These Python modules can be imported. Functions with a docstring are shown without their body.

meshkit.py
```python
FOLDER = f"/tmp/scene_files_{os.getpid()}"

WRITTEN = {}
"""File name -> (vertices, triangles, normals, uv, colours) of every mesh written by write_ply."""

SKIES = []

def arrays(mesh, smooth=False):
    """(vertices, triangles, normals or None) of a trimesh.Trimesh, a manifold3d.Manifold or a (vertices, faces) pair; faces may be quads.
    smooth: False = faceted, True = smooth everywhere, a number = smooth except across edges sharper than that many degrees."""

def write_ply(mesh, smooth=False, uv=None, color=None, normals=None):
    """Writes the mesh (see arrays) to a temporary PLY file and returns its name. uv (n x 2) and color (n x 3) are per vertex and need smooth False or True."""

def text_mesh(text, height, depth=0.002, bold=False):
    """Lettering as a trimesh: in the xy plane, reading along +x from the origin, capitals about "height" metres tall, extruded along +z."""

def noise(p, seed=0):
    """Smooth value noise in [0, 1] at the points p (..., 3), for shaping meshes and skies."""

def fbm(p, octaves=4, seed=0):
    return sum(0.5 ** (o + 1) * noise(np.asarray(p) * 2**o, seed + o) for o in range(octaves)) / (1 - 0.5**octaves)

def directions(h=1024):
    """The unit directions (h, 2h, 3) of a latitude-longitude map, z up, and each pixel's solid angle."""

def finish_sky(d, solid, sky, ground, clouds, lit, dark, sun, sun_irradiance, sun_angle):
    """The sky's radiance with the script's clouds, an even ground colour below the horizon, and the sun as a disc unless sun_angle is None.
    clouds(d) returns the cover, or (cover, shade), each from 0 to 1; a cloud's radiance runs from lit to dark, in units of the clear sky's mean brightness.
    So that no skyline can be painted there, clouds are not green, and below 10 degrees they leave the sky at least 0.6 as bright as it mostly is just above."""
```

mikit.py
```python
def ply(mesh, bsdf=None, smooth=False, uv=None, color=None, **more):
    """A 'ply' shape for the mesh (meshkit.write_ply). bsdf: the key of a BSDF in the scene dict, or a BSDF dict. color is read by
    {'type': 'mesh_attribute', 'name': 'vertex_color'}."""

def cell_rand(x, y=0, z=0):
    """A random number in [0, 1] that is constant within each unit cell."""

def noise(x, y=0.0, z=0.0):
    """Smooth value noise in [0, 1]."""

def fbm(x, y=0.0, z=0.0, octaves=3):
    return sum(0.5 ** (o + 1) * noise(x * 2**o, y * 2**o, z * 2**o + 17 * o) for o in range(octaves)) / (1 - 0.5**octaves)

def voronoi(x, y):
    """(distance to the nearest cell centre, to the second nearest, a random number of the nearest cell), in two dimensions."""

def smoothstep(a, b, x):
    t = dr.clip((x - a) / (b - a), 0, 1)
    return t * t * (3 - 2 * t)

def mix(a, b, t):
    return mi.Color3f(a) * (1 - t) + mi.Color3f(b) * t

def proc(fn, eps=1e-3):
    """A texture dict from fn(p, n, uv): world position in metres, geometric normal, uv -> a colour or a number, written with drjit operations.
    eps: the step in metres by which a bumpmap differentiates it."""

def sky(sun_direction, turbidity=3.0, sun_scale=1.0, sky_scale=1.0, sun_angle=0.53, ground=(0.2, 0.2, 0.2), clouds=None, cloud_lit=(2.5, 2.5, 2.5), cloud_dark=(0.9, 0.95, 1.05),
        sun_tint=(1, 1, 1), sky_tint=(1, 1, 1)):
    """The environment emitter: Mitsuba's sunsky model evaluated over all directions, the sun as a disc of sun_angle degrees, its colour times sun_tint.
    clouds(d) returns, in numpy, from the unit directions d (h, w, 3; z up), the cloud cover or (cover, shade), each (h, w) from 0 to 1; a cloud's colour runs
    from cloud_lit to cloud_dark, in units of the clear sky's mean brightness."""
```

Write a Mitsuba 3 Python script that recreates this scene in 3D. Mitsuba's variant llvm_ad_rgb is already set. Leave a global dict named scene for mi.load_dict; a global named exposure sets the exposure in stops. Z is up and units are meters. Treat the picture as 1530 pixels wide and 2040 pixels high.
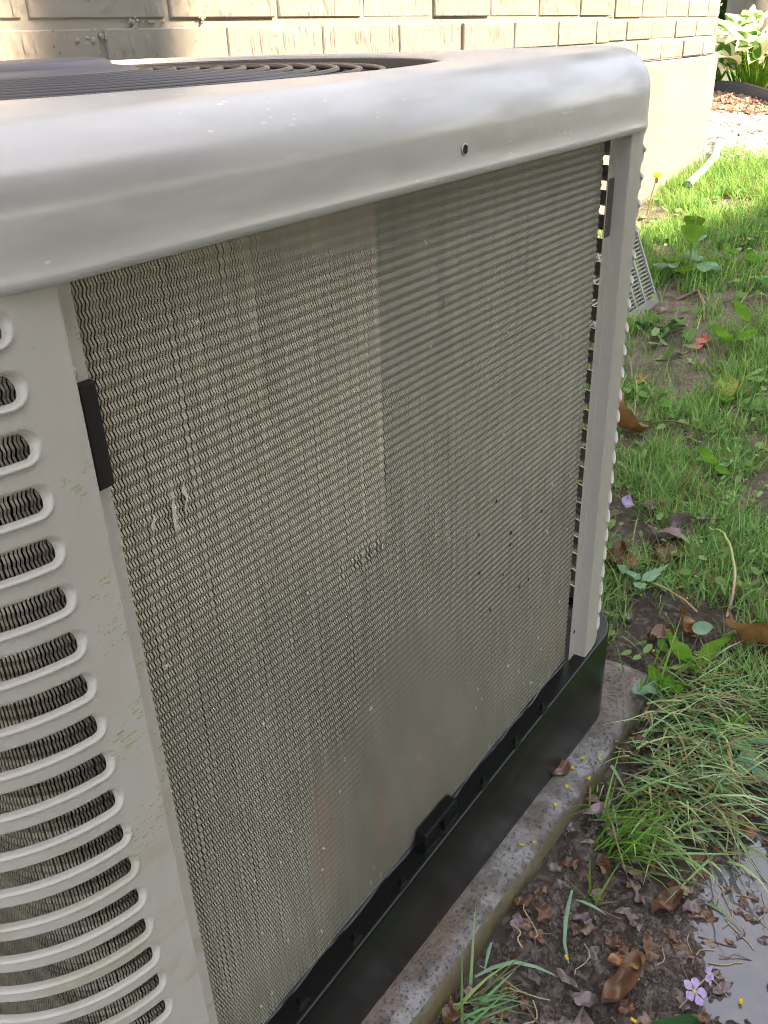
import math
import numpy as np, trimesh
import drjit as dr, mitsuba as mi
import mikit, meshkit
from mikit import noise, fbm, voronoi, cell_rand, smoothstep, mix, proc

# ------------------------------------------------------------------ camera, sky, exposure
T = mi.ScalarTransform4f
CAM = np.array([0.0, 0.0, 0.67])
FWD = np.array([0.7115, 0.5209, -0.4717]); UP = np.array([0.4027, 0.2479, 0.8811])
def haze(d):
    n = np.asarray(meshkit.fbm(d.reshape(-1, 3) * [3.0, 3.0, 6.0] + 3.1)).reshape(d.shape[:2])
    return np.clip(.50 + 1.5 * (n - .5), .15, .9), np.clip(.35 + 1.2 * (n - .5), 0, .7)

scene = {
    'camera': {'type': 'perspective', 'fov': 2 * math.degrees(math.atan(765 / 1758.0)), 'fov_axis': 'x',
               'near_clip': 0.02, 'far_clip': 500.0,
               'to_world': T().look_at(origin=CAM.tolist(), target=(CAM + FWD).tolist(), up=UP.tolist())},
    'sky': mikit.sky((0.35, -0.62, 0.70), turbidity=4, sky_tint=(1.1, 1.0, 0.95), sun_tint=(1.0, 0.98, 0.95), ground=(0.12, 0.13, 0.08), sun_scale=1.05,
                      clouds=haze, cloud_lit=(2.35, 2.25, 2.2), cloud_dark=(1.2, 1.2, 1.25)),
}
exposure = 4.05
labels = {}
rng = np.random.default_rng(7)

# ------------------------------------------------------------------ helpers
def numbered(key):
    if key not in scene and key not in labels: return key
    n = 1
    while f'{key}_{n:03d}' in scene or f'{key}_{n:03d}' in labels: n += 1
    return f'{key}_{n:03d}'

def thing(name, label, cat, group=None, kind=None):
    key = numbered(name); labels[key] = {'label': label, 'category': cat}
    if group: labels[key]['group'] = group
    if kind: labels[key]['kind'] = kind
    return key

def put(key, mesh, bsdf, smooth=False, **kw):
    scene[key] = mikit.ply(mesh, bsdf, smooth=smooth, **kw)
    return key

def part(parent, name, mesh, bsdf, smooth=False, label=None, kind=None, **kw):
    key = numbered(parent + '__' + name)
    put(key, mesh, bsdf, smooth, **kw)
    d = {}
    if label: d['label'] = label
    if kind: d['kind'] = kind
    labels[key] = d
    return key

def solo(name, mesh, bsdf, label, cat, group=None, kind=None, smooth=False, **kw):
    key = thing(name, label, cat, group, kind)
    return put(key, mesh, bsdf, smooth, **kw)

def structure(name, mesh, bsdf, smooth=False, **kw):
    put(name, mesh, bsdf, smooth, **kw); labels[name] = {'kind': 'structure', 'label': kw.get('l', name)}

def cat(parts):
    V, F, n = [], [], 0
    for v, f in parts:
        v = np.asarray(v, float); f = np.asarray(f, int)
        if f.shape[1] == 4: f = np.vstack([f[:, [0, 1, 2]], f[:, [0, 2, 3]]])
        V.append(v); F.append(f + n); n += len(v)
    return np.vstack(V), np.vstack(F)

def box(x0, x1, y0, y1, z0, z1, ch=0.0):
    m = trimesh.creation.box(extents=(x1 - x0, y1 - y0, z1 - z0))
    v = np.array(m.vertices); f = np.array(m.faces)
    if ch:
        pts = []
        hx, hy, hz = (x1 - x0) / 2, (y1 - y0) / 2, (z1 - z0) / 2
        for sx in (-1, 1):
            for sy in (-1, 1):
                for sz in (-1, 1):
                    pts += [(sx * hx, sy * (hy - ch), sz * (hz - ch)), (sx * (hx - ch), sy * hy, sz * (hz - ch)), (sx * (hx - ch), sy * (hy - ch), sz * hz)]
        m = trimesh.convex.convex_hull(np.array(pts)); v = np.array(m.vertices); f = np.array(m.faces)
    return v + [(x0 + x1) / 2, (y0 + y1) / 2, (z0 + z1) / 2], f

def strips(loops, closed=True):
    """quads between successive loops (equal counts)."""
    V = np.vstack(loops); n = len(loops[0]); Q = []
    i = np.arange(n if closed else n - 1); j = (i + 1) % n
    for k in range(len(loops) - 1):
        Q.append(np.stack([k * n + i, k * n + j, (k + 1) * n + j, (k + 1) * n + i], 1))
    return V, np.vstack(Q)

def tube(path, r, n=8, caps=True):
    P = np.asarray(path, float); r = np.broadcast_to(r, len(P))
    t = np.gradient(P, axis=0); t /= np.linalg.norm(t, axis=1, keepdims=True)
    ref = np.eye(3)[np.argmin(np.abs(t).max(0))]
    L = []
    for p, d, rr in zip(P, t, r):
        a = np.cross(d, ref); a /= np.linalg.norm(a); b = np.cross(d, a)
        th = np.arange(n) * 2 * np.pi / n
        L.append(p + rr * (np.cos(th)[:, None] * a + np.sin(th)[:, None] * b))
    v, q = strips(L)
    f = np.vstack([q[:, [0, 1, 2]], q[:, [0, 2, 3]]])
    if caps:
        k = len(v); v = np.vstack([v, P[:1], P[-1:]]); i = np.arange(n); m = (len(P) - 1) * n
        f = np.vstack([f, np.stack([i * 0 + k, (i + 1) % n, i], 1), np.stack([i * 0 + k + 1, m + i, m + (i + 1) % n], 1)])
    return v, f

def rrect(cx, cy, hx, hy, r, n=14, off=0.0, nx=24, ny=20):
    """rounded rectangle loop, counter-clockwise, inset by off (fixed point count)."""
    hx, hy, r = hx - off, hy - off, max(r - off, 0.002)
    P = []
    sx = np.linspace(-1, 1, nx, endpoint=False); sy = np.linspace(-1, 1, ny, endpoint=False)
    a = np.linspace(0, np.pi / 2, n, endpoint=False)
    P += [(s * (hx - r), -hy) for s in sx]
    P += [(hx - r + r * np.sin(t), -hy + r - r * np.cos(t)) for t in a]
    P += [(hx, s * (hy - r)) for s in sy]
    P += [(hx - r + r * np.cos(t), hy - r + r * np.sin(t)) for t in a]
    P += [(-s * (hx - r), hy) for s in sx]
    P += [(-hx + r - r * np.sin(t), hy - r + r * np.cos(t)) for t in a]
    P += [(-hx, -s * (hy - r)) for s in sy]
    P += [(-hx + r - r * np.cos(t), -hy + r - r * np.sin(t)) for t in a]
    return np.array(P) + [cx, cy]

def softp(t, k): return k * np.logaddexp(0, np.asarray(t, float) / k)
def nz(x, y, s, seed=0.0):
    x, y = np.broadcast_arrays(np.asarray(x, float), np.asarray(y, float))
    p = np.stack([x.ravel() * s + seed, y.ravel() * s + seed * 1.7, np.full(x.size, seed * .37)], 1)
    return np.asarray(meshkit.fbm(p)).reshape(x.shape)

def gbase(x, y):
    return -.045 + .055 * softp(.85 - x, .15) * (x > -3) + .078 * np.minimum(softp(x - .95, .2), 4.6)

def gz(x, y):
    x, y = np.asarray(x, float), np.asarray(y, float)
    z = gbase(x, y)
    z = z + .010 * (nz(x, y, 9) - .5) + .012 * (nz(x, y, 42, 3.) - .5) + .006 * (nz(x, y, 120, 5.) - .5)
    z = z + (.009 + .010 * (nz(x, y, 18, 8.) - .5)) * np.exp(-((y - .215) / .025) ** 2) * (x < .95) * (x > -.2)
    z = z - .016 * np.exp(-((x - .60) / .12) ** 2 - ((y - .015) / .055) ** 2)
    return z

# ------------------------------------------------------------------ materials
def P(**k): return {'type': 'principled', **k}
def two(b): return {'type': 'twosided', 'bsdf': b}
def bump(b, fn, scale, eps=5e-4): return {'type': 'bumpmap', 'arbitrary': proc(fn, eps), 'scale': scale, 'bsdf': b}

def c_paint(p, n, uv):
    s = fbm(p.x * 6, p.y * 6, p.z * 30, 3)
    d = smoothstep(.52, .75, fbm(p.x * 22 + 7, p.y * 22, p.z * 90, 3))
    c = mix((.352, .325, .30), (.392, .366, .34), s)
    fl = voronoi(p.x * 160 + 5 * noise(p.x * 60, p.z * 60), p.z * 420 + p.y * 160); c = mix(c, (.50, .48, .45), smoothstep(.3, .12, fl[0]) * dr.select(fl[2] > .93, 1., 0.) * smoothstep(.5, .62, fbm(p.x * 11 + 3, p.y * 11, p.z * 20, 2)))
    return mix(c, (.44, .42, .40), d * .45)
scene['m_cover'] = two(P(base_color=proc(c_paint), roughness=proc(lambda p, n, uv: .27 + .2 * smoothstep(.35, .75, fbm(p.x * 14, p.y * 14, p.z * 60, 4))), metallic=.10, specular=.85, clearcoat=1.0, clearcoat_gloss=.97))
def c_panel(p, n, uv):
    c = mix((.42, .378, .333), (.462, .428, .382), fbm(p.x * 9, p.y * 9, p.z * 9, 2))
    d = smoothstep(.50, .72, fbm(p.x * 30, p.y * 30, p.z * 60 + 3, 3)) * smoothstep(.50, .15, p.z)
    c = mix(c, (.34, .31, .20), d * .75)
    v = voronoi((p.x + p.y) * 420 + 2 * noise(p.x * 900, p.z * 900), p.z * 420)
    g = smoothstep(.50, .66, fbm(p.x * 40 + 2, p.y * 40, p.z * 34, 3)) * smoothstep(.42, .2, v[0]) * dr.select(v[2] > .6, 1., 0.) * smoothstep(.150, .160, p.x) * smoothstep(.30, .36, p.z)
    return mix(c, mix((.16, .17, .10), (.30, .34, .10), v[2]), g * .85)
scene['m_panel'] = two(P(base_color=proc(c_panel), roughness=.36, specular=.5, clearcoat=.2))
scene['m_post'] = two(P(base_color={'type': 'rgb', 'value': (.36, .33, .28)}, roughness=.42, specular=.5))
def c_fin(p, n, uv):
    st = fbm(p.x * 420, p.z * 30, 1.3, 2); ph = (p.z - .1025) / .0055; ph = ph - dr.floor(ph); band_light = smoothstep(.03, .12, ph) * smoothstep(.50, .42, ph); bl = fbm(p.x * 8 + 4, p.z * 7, 2.2, 3)  # paler up-facing wave halves: sky-lit bands painted into the fin colour
    c = mix((.34, .32, .245), (.46, .43, .34), bl)
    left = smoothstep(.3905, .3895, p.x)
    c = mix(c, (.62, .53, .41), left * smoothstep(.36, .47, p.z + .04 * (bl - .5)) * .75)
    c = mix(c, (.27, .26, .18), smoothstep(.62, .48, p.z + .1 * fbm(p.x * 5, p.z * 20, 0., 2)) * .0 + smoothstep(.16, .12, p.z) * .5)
    def rust(cx, cz, rx, rz): return smoothstep(1.1, .2, dr.sqrt(dr.square((p.x - cx) / rx) + dr.square((p.z - cz) / rz)))
    r = dr.maximum(rust(.306, .205, .017, .085), rust(.368, .165, .012, .05)) + .5 * rust(.66, .15, .03, .06) + .35 * rust(.43, .18, .02, .05)
    c = mix(c, (.50, .32, .21), r * .45)
    return mix(c * (.67 - .32 * smoothstep(.44, .24, p.z) * smoothstep(.24, .36, p.x)), c * .80, band_light * (.6 + .6 * st)) * (.8 + .4 * st)  # down-facing halves darkened as if unlit, strongest low on the right
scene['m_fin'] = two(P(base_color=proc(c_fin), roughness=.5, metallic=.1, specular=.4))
scene['m_finside'] = two(P(base_color={'type': 'rgb', 'value': (.15, .14, .115)}, roughness=.6, specular=.3))
scene['m_bentfin'] = two(P(base_color={'type': 'rgb', 'value': (.78, .74, .64)}, roughness=.3, metallic=.4))
scene['m_core'] = two(P(base_color={'type': 'rgb', 'value': (.02, .019, .017)}, roughness=.8))
def c_black(p, n, uv):
    d = smoothstep(.55, .8, fbm(p.x * 18, p.y * 18, p.z * 40, 3))
    return mix((.005, .006, .005), (.013, .012, .009), d)
scene['m_black'] = two(P(base_color=proc(c_black), roughness=.28, specular=.32))
scene['m_water_film'] = two(P(base_color={'type': 'rgb', 'value': (.012, .014, .02)}, roughness=.06, specular=.6))
scene['m_guard'] = two(P(base_color={'type': 'rgb', 'value': (.055, .048, .05)}, roughness=.38, specular=.5))
scene['m_throat'] = two(P(base_color={'type': 'rgb', 'value': (.07, .062, .055)}, roughness=.6))
scene['m_cap'] = two(P(base_color={'type': 'rgb', 'value': (.10, .09, .10)}, roughness=.42, specular=.5))
scene['m_foam'] = two(P(base_color={'type': 'rgb', 'value': (.022, .019, .018)}, roughness=.95, specular=.2))
scene['m_dark'] = two(P(base_color={'type': 'rgb', 'value': (.008, .008, .008)}, roughness=.9))
scene['m_steel'] = two(P(base_color={'type': 'rgb', 'value': (.45, .42, .38)}, roughness=.35, metallic=.8))

def c_conc(p, n, uv):
    wx = p.x + .002 * noise(p.x * 400, p.y * 400); v = voronoi(wx * 330, p.y * 330); w = voronoi(wx * 170 + 3, p.y * 170)
    pit = dr.maximum(smoothstep(.30, .16, v[0]) * dr.select(v[2] > .5, 1., 0.), smoothstep(.34, .2, w[0]) * dr.select(w[2] > .72, 1., 0.))
    c = mix((.085, .072, .062), (.225, .215, .208), smoothstep(.3, .7, fbm(p.x * 60, p.y * 60, p.z * 60, 4)))
    c = mix(c, (.05, .042, .035), pit * .7)
    dirt = smoothstep(.240, .262, p.y + .05 * (fbm(p.x * 40, p.y * 40, 0., 3) - .5)) * smoothstep(.66, .40, p.x + .2 * (fbm(p.x * 14, p.y * 14, 4., 2) - .5))
    c = mix(c, (.13, .085, .055), dirt * .75)
    moss = smoothstep(.85, .35, n.z)
    c = mix(c, (.085, .062, .045), smoothstep(.46, .64, fbm(p.x * 18 + 9, p.y * 18, 2., 3)) * .7)
    return mix(c, mix((.15, .12, .06), (.07, .055, .03), fbm(p.x * 60, p.y * 60, p.z * 60, 2)), moss * .95)
def b_conc(p, n, uv):
    v = voronoi(p.x * 240, p.y * 240)
    return fbm(p.x * 300, p.y * 300, p.z * 300, 2) * .5 - smoothstep(.30, .12, v[0]) * dr.select(v[2] > .5, 1., 0.)
scene['m_pad'] = two(bump(P(base_color=proc(c_conc), roughness=.42, specular=.4), b_conc, .0012))

def c_brick(p, n, uv):
    f = fbm(p.x * 12, p.y * 12, p.z * 30, 3)
    r = cell_rand(dr.floor(p.x / .2177 * 2), dr.floor(p.z / .0605))
    c = mix((.225, .205, .175), (.285, .265, .232), f)
    c = mix(c, (.265, .218, .182), .45 * r)
    sp = voronoi(p.x * 70, p.z * 70)
    return mix(c, (.16, .11, .08), smoothstep(.13, .08, sp[0]) * dr.select(sp[2] > .86, 1., 0.) * .8)
def b_brick(p, n, uv):
    a = noise(p.x * 210, p.y * 210, p.z * 34)
    return smoothstep(.5, .85, a) * smoothstep(.3, .6, noise(p.x * 30, p.y * 30, p.z * 40)) + .25 * fbm(p.x * 90, p.y * 90, p.z * 90, 2)
scene['m_brick'] = two(bump(P(base_color=proc(c_brick), roughness=.7, specular=.3), b_brick, .0022))
scene['m_mortar'] = two(bump(P(base_color={'type': 'rgb', 'value': (.28, .258, .222)}, roughness=.8, specular=.2), lambda p, n, uv: fbm(p.x * 110, p.y * 110, p.z * 110, 2), .0018))
def c_found(p, n, uv):
    c = mix((.19, .18, .162), (.25, .238, .218), fbm(p.x * 5, p.y * 5, p.z * 2, 3))
    c = mix(c, (.36, .29, .18), smoothstep(.5, .75, fbm(p.x * 4 + 5, 0., p.z * 1.5, 2)) * .5 * smoothstep(3.2, 3.8, p.x))
    return mix(c, (.30, .26, .2), smoothstep(.26, .12, p.z + .06 * fbm(p.x * 20, p.z * 20, 0., 2)) * .5)
scene['m_found'] = two(bump(P(base_color=proc(c_found), roughness=.85, specular=.2), lambda p, n, uv: fbm(p.x * 30, p.y * 30, p.z * 30, 3), .004, 2e-3))
scene['m_siding'] = two(P(base_color={'type': 'rgb', 'value': (.62, .60, .60)}, roughness=.5, specular=.4))

def c_soil(p, n, uv):
    f = fbm(p.x * 26, p.y * 26, 0., 4); g = fbm(p.x * 140, p.y * 140, 3., 2)
    c = mix((.032, .022, .017), (.105, .078, .062), f)
    c = mix(c, (.19, .15, .125), smoothstep(.5, .8, g) * .6)
    dry = smoothstep(1.0, 1.6, p.x)
    c = mix(c, mix((.15, .118, .088), (.31, .25, .195), g), dry * (.45 + .55 * smoothstep(.30, .6, f)))
    c = mix(c, mix((.06, .06, .025), (.10, .12, .04), g), smoothstep(.5, .7, fbm(p.x * 7, p.y * 7, 9., 2)) * .5 * dry)
    far = smoothstep(6., 9., dr.sqrt(dr.square(p.x) + dr.square(p.y)))
    far = dr.maximum(far, smoothstep(-.7, -1.6, p.y))
    return mix(c, mix((.05, .075, .02), (.09, .12, .035), f), far)
def r_soil(p, n, uv): return .14 + .5 * smoothstep(.40, .66, fbm(p.x * 20, p.y * 20, 5., 3)) + .2 * smoothstep(.9, 1.5, p.x)
scene['m_soil'] = two(bump(P(base_color=proc(c_soil), roughness=proc(r_soil), specular=.5), lambda p, n, uv: fbm(p.x * 160, p.y * 160, p.z * 160, 3) + .6 * noise(p.x * 700, p.y * 700), .007))
scene['m_crumb'] = two(P(base_color=proc(c_soil), roughness=.45, specular=.5))
scene['m_puddle'] = two(bump(P(base_color={'type': 'rgb', 'value': (.09, .083, .092)}, roughness=.03, specular=1.0), lambda p, n, uv: fbm(p.x * 60, p.y * 60, 0., 2), .0012))
VC = {'type': 'mesh_attribute', 'name': 'vertex_color'}
scene['m_grass'] = {'type': 'principledthin', 'base_color': VC, 'roughness': .45, 'diff_trans': .7, 'eta': 1.4}
scene['m_leafcard'] = {'type': 'principledthin', 'base_color': VC, 'roughness': .5, 'diff_trans': .7, 'eta': 1.4}
def leafmat(name, a, b, rough=.38, thin=False):
    fn = lambda p, n, uv: mix(a, b, fbm(p.x * 90, p.y * 90, p.z * 90, 3)) * (1 - .45 * smoothstep(.06, .0, dr.abs(uv.y - .5)) * 0) 
    scene[name] = {'type': 'principledthin', 'base_color': proc(fn), 'roughness': rough, 'diff_trans': .6, 'eta': 1.45} if thin else two(P(base_color=proc(fn), roughness=rough, specular=.5))
leafmat('m_leaf_brown', (.065, .030, .016), (.18, .09, .045))
leafmat('m_leaf_orange', (.13, .055, .018), (.30, .15, .05))
leafmat('m_leaf_mauve', (.095, .068, .066), (.23, .17, .165), .3)
leafmat('m_leaf_tan', (.15, .095, .065), (.29, .20, .145))
leafmat('m_leaf_red', (.34, .07, .06), (.50, .17, .14), .6)
leafmat('m_leaf_green', (.10, .22, .02), (.17, .33, .04), .4, True)
leafmat('m_leaf_dark', (.03, .085, .03), (.06, .14, .05), .3, True)
leafmat('m_leaf_pale', (.24, .40, .25), (.34, .50, .33), .4, True)
leafmat('m_leaf_yellow', (.34, .38, .08), (.44, .48, .14), .5, True)
leafmat('m_petal_lilac', (.48, .36, .62), (.62, .50, .74), .6, True)
leafmat('m_petal_yellow', (.75, .58, .03), (.85, .70, .06), .6, True)
scene['m_stem'] = two(P(base_color={'type': 'rgb', 'value': (.20, .26, .08)}, roughness=.5))
scene['m_stalk'] = two(P(base_color=proc(lambda p, n, uv: mix((.55, .30, .26), (.30, .36, .12), smoothstep(1.06, 1.15, p.x))), roughness=.4))
scene['m_straw'] = two(P(base_color={'type': 'rgb', 'value': (.40, .30, .17)}, roughness=.7))
scene['m_twig'] = two(P(base_color={'type': 'rgb', 'value': (.17, .10, .06)}, roughness=.6))
scene['m_bark'] = two(P(base_color=proc(lambda p, n, uv: mix((.08, .07, .055), (.20, .18, .15), fbm(p.x * 20, p.y * 20, p.z * 3, 3))), roughness=.9))
scene['m_grate'] = two(P(base_color=proc(lambda p, n, uv: mix((.26, .26, .22), (.34, .35, .29), fbm(p.x * 30, p.y * 30, p.z * 30, 2))), roughness=.5))
scene['m_pipe'] = two(P(base_color={'type': 'rgb', 'value': (.22, .34, .28)}, roughness=.5))
scene['m_edging'] = two(P(base_color={'type': 'rgb', 'value': (.02, .02, .02)}, roughness=.6))
scene['m_mulch'] = two(P(base_color=VC, roughness=.85, specular=.2))
def c_hosta(p, n, uv):
    w = dr.abs(uv.y - .5) * 2 + .18 * (noise(uv.x * 9, uv.y * 14, p.x * 3) - .5) + .25 * smoothstep(.75, 1., uv.x)
    return mix(mix((.07, .17, .03), (.11, .25, .05), noise(uv.x * 3, uv.y * 24)), (.72, .74, .50), smoothstep(.42, .62, w))
scene['m_hosta'] = {'type': 'principledthin', 'base_color': proc(c_hosta), 'roughness': .45, 'diff_trans': .7, 'eta': 1.45}

# ------------------------------------------------------------------ ground
def axis(segs):
    out = []
    for a, b, s in segs: out += list(np.arange(a, b, s))
    return np.array(out)
gx = np.concatenate([[-80, -40, -20, -10, -6, -4, -2.5, -1.5, -.8, -.4, 0], axis([(.15, 1.0, .0045), (1.0, 2.0, .012), (2.0, 4.4, .03), (4.4, 7, .1)]), [7, 8, 10, 14, 20, 40, 80, 160]])
gy = np.concatenate([[-120, -60, -30, -15, -8, -5, -3, -2, -1.4, -1, -.7, -.5], axis([(-.4, -.1, .02), (-.1, .33, .0045), (.33, .8, .012), (.8, 2.0, .03)]), [2, 2.4, 3, 4, 6, 10, 20, 40, 80, 160]])
X, Y = np.meshgrid(gx, gy, indexing='ij')
Z = gz(X, Y)
nx_, ny_ = X.shape
i, j = np.meshgrid(np.arange(nx_ - 1), np.arange(ny_ - 1), indexing='ij')
q = np.stack([i * ny_ + j, (i + 1) * ny_ + j, (i + 1) * ny_ + j + 1, i * ny_ + j + 1], -1).reshape(-1, 4)
structure('ground', (np.stack([X, Y, Z], -1).reshape(-1, 3), q), 'm_soil', smooth=True)
labels['ground']['label'] = 'wet dark muddy soil rising gently away from the concrete pad'
PZ = -.0318
ang = np.linspace(0, 2 * np.pi, 60, endpoint=False)
L = [np.stack([.60 + (.17 * s) * np.cos(ang), .00 + .105 * s * np.sin(ang), np.full(60, PZ)], 1) for s in (1.0, .6, .2, .001)]
structure('puddle', strips(L), 'm_puddle')
labels['puddle']['label'] = 'shallow murky puddle of rainwater reflecting the sky beside the mud'

# ------------------------------------------------------------------ house
house = thing('brick_house', 'cream painted brick house wall on a parged concrete foundation behind the cooling unit', 'house')
YL, YR, XC, XE = 1.0, 1.15, 2.412, 3.80
FT = .583
wall = part(house, 'wall', cat([box(-4, XC - .012, YL + .0032, YL + .2, -.3, 1.247), box(XC - .02, XE, YR + .0032, YR + .2, FT - .003, 1.247)]), 'm_mortar')
PITCH, CRS, BH = .2165, .0605, .0495
def course(xa, xb, phase, k, y):
    z0 = .5835 + k * CRS
    xs = np.arange(phase - 40 * PITCH, xb + PITCH, PITCH)
    for x in xs:
        a, b = max(x + .0055, xa), min(x + PITCH - .0055, xb)
        if b - a < .02: continue
        d = .0015 * rng.standard_normal()
        yield box(a, b, y + d, y + .03, z0, z0 + BH, .0016)
ph = {0: .10, 1: 0.0, 2: .113}
for k in range(3):
    for y, xa, xb, p0 in ((YL, .1, XC, 1.2465), (YR, XC + .03, XE, 2.47)):
        for b in course(xa, xb, p0 + ph[k] - PITCH, k, y): part(wall, 'brick', b, 'm_brick')
up, lo = [], []
for k in list(range(-9, 0)) + list(range(3, 11)):
    up += list(course(-4 if k < 3 else -4, XC, 1.2465 + (k % 2) * .108 - PITCH, k, YL))
    if k >= 3: up += list(course(XC + .03, XE, 2.47 + (k % 2) * .108 - PITCH, k, YR))
for k in range(3): up += list(course(-4, .1, 1.2465 + ph[k] - PITCH, k, YL))
part(wall, 'brickwork', cat(up), 'm_brick', kind='stuff')
# lumps of old mortar stuck to the brick faces
dv = []
for (x, z, w, h, n_) in ((.868, .699, .010, .022, 14), (.852, .684, .05, .005, 16), (.80, .683, .03, .003, 8), (.856, .672, .010, .008, 7), (.925, .684, .012, .010, 8), (.985, .712, .012, .014, 9), (.987, .676, .006, .030, 14), (.90, .70, .02, .003, 6)):
    for k in range(n_):
        m = trimesh.creation.icosphere(subdivisions=2); v = np.array(m.vertices); r_ = rng.uniform(.0012, .0034)
        v *= 1 + .9 * (np.asarray(meshkit.fbm(v * 1.3 + rng.uniform(0, 90)))[:, None] - .5)
        dv.append((v * [r_, min(r_, .0022), r_] + [x + w * .4 * rng.standard_normal(), YL, z + h * .4 * rng.standard_normal()], m.faces))
part(wall, 'mortar_lump', cat(dv), 'm_mortar', smooth=True, kind='stuff')
fo = cat([box(XC - .4, 2.995, YR + .03, YR + .3, -.4, FT - .004, .012), box(2.995, XE + .05, YR - .004, YR + .3, -.4, FT - .004, .012), box(-4, XC, YL + .02, YL + .2, -.5, .03)])
part(house, 'foundation', fo, 'm_found')
part(house, 'coping', cat([box(-4, XC + .02, YL - .03, YL + .25, 1.2475, 1.30, .006), box(XC + .022, XE + .03, YR - .03, YR + .25, 1.2475, 1.30, .006)]), 'm_found')
part(house, 'side_wall', cat([box(XE - .2, XE - .001, YR + .201, 7, -.3, 1.246)]), 'm_mortar')
part(house, 'terrace_floor', cat([box(-4, XE - .201, YL + .201, 7, 1.15, 1.2)]), 'm_found')

# ------------------------------------------------------------------ concrete pad
def padz(x): return .003 - .074 * (np.asarray(x) - .535)
def padloop(off, dz, wob=0.0):
    p = rrect(.415, .605, .468, .375, .03, off=off, nx=120, ny=60, n=16)
    w = (nz(p[:, 0], p[:, 1], 14) - .5) * wob
    p = p + (p - [.41, .605]) / np.linalg.norm(p - [.41, .605], axis=1, keepdims=True) * w[:, None]
    z = padz(p[:, 0]) + dz + .004 * (nz(p[:, 0], p[:, 1], 25, 2) - .5)
    return np.column_stack([p, z])
pl = [padloop(-.004, -.09, .012), padloop(-.002, -.022, .012), padloop(0, -.012, .01), padloop(.004, -.005, .008), padloop(.010, -.0012, .006), padloop(.018, 0, .003), padloop(.03, 0), padloop(.05, 0), padloop(.09, 0), padloop(.2, 0), padloop(.36, 0)]
solo('concrete_pad', strips(pl), 'm_pad', 'wet pitted concrete slab with mossy edge under the cooling unit', 'concrete slab', smooth=50)

# ------------------------------------------------------------------ cooling unit
ac = thing('air_conditioner', 'beige outdoor cooling unit with its front panel off showing dusty coil fins', 'air conditioner')
CX = .4456
TOPZ = .6555
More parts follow.
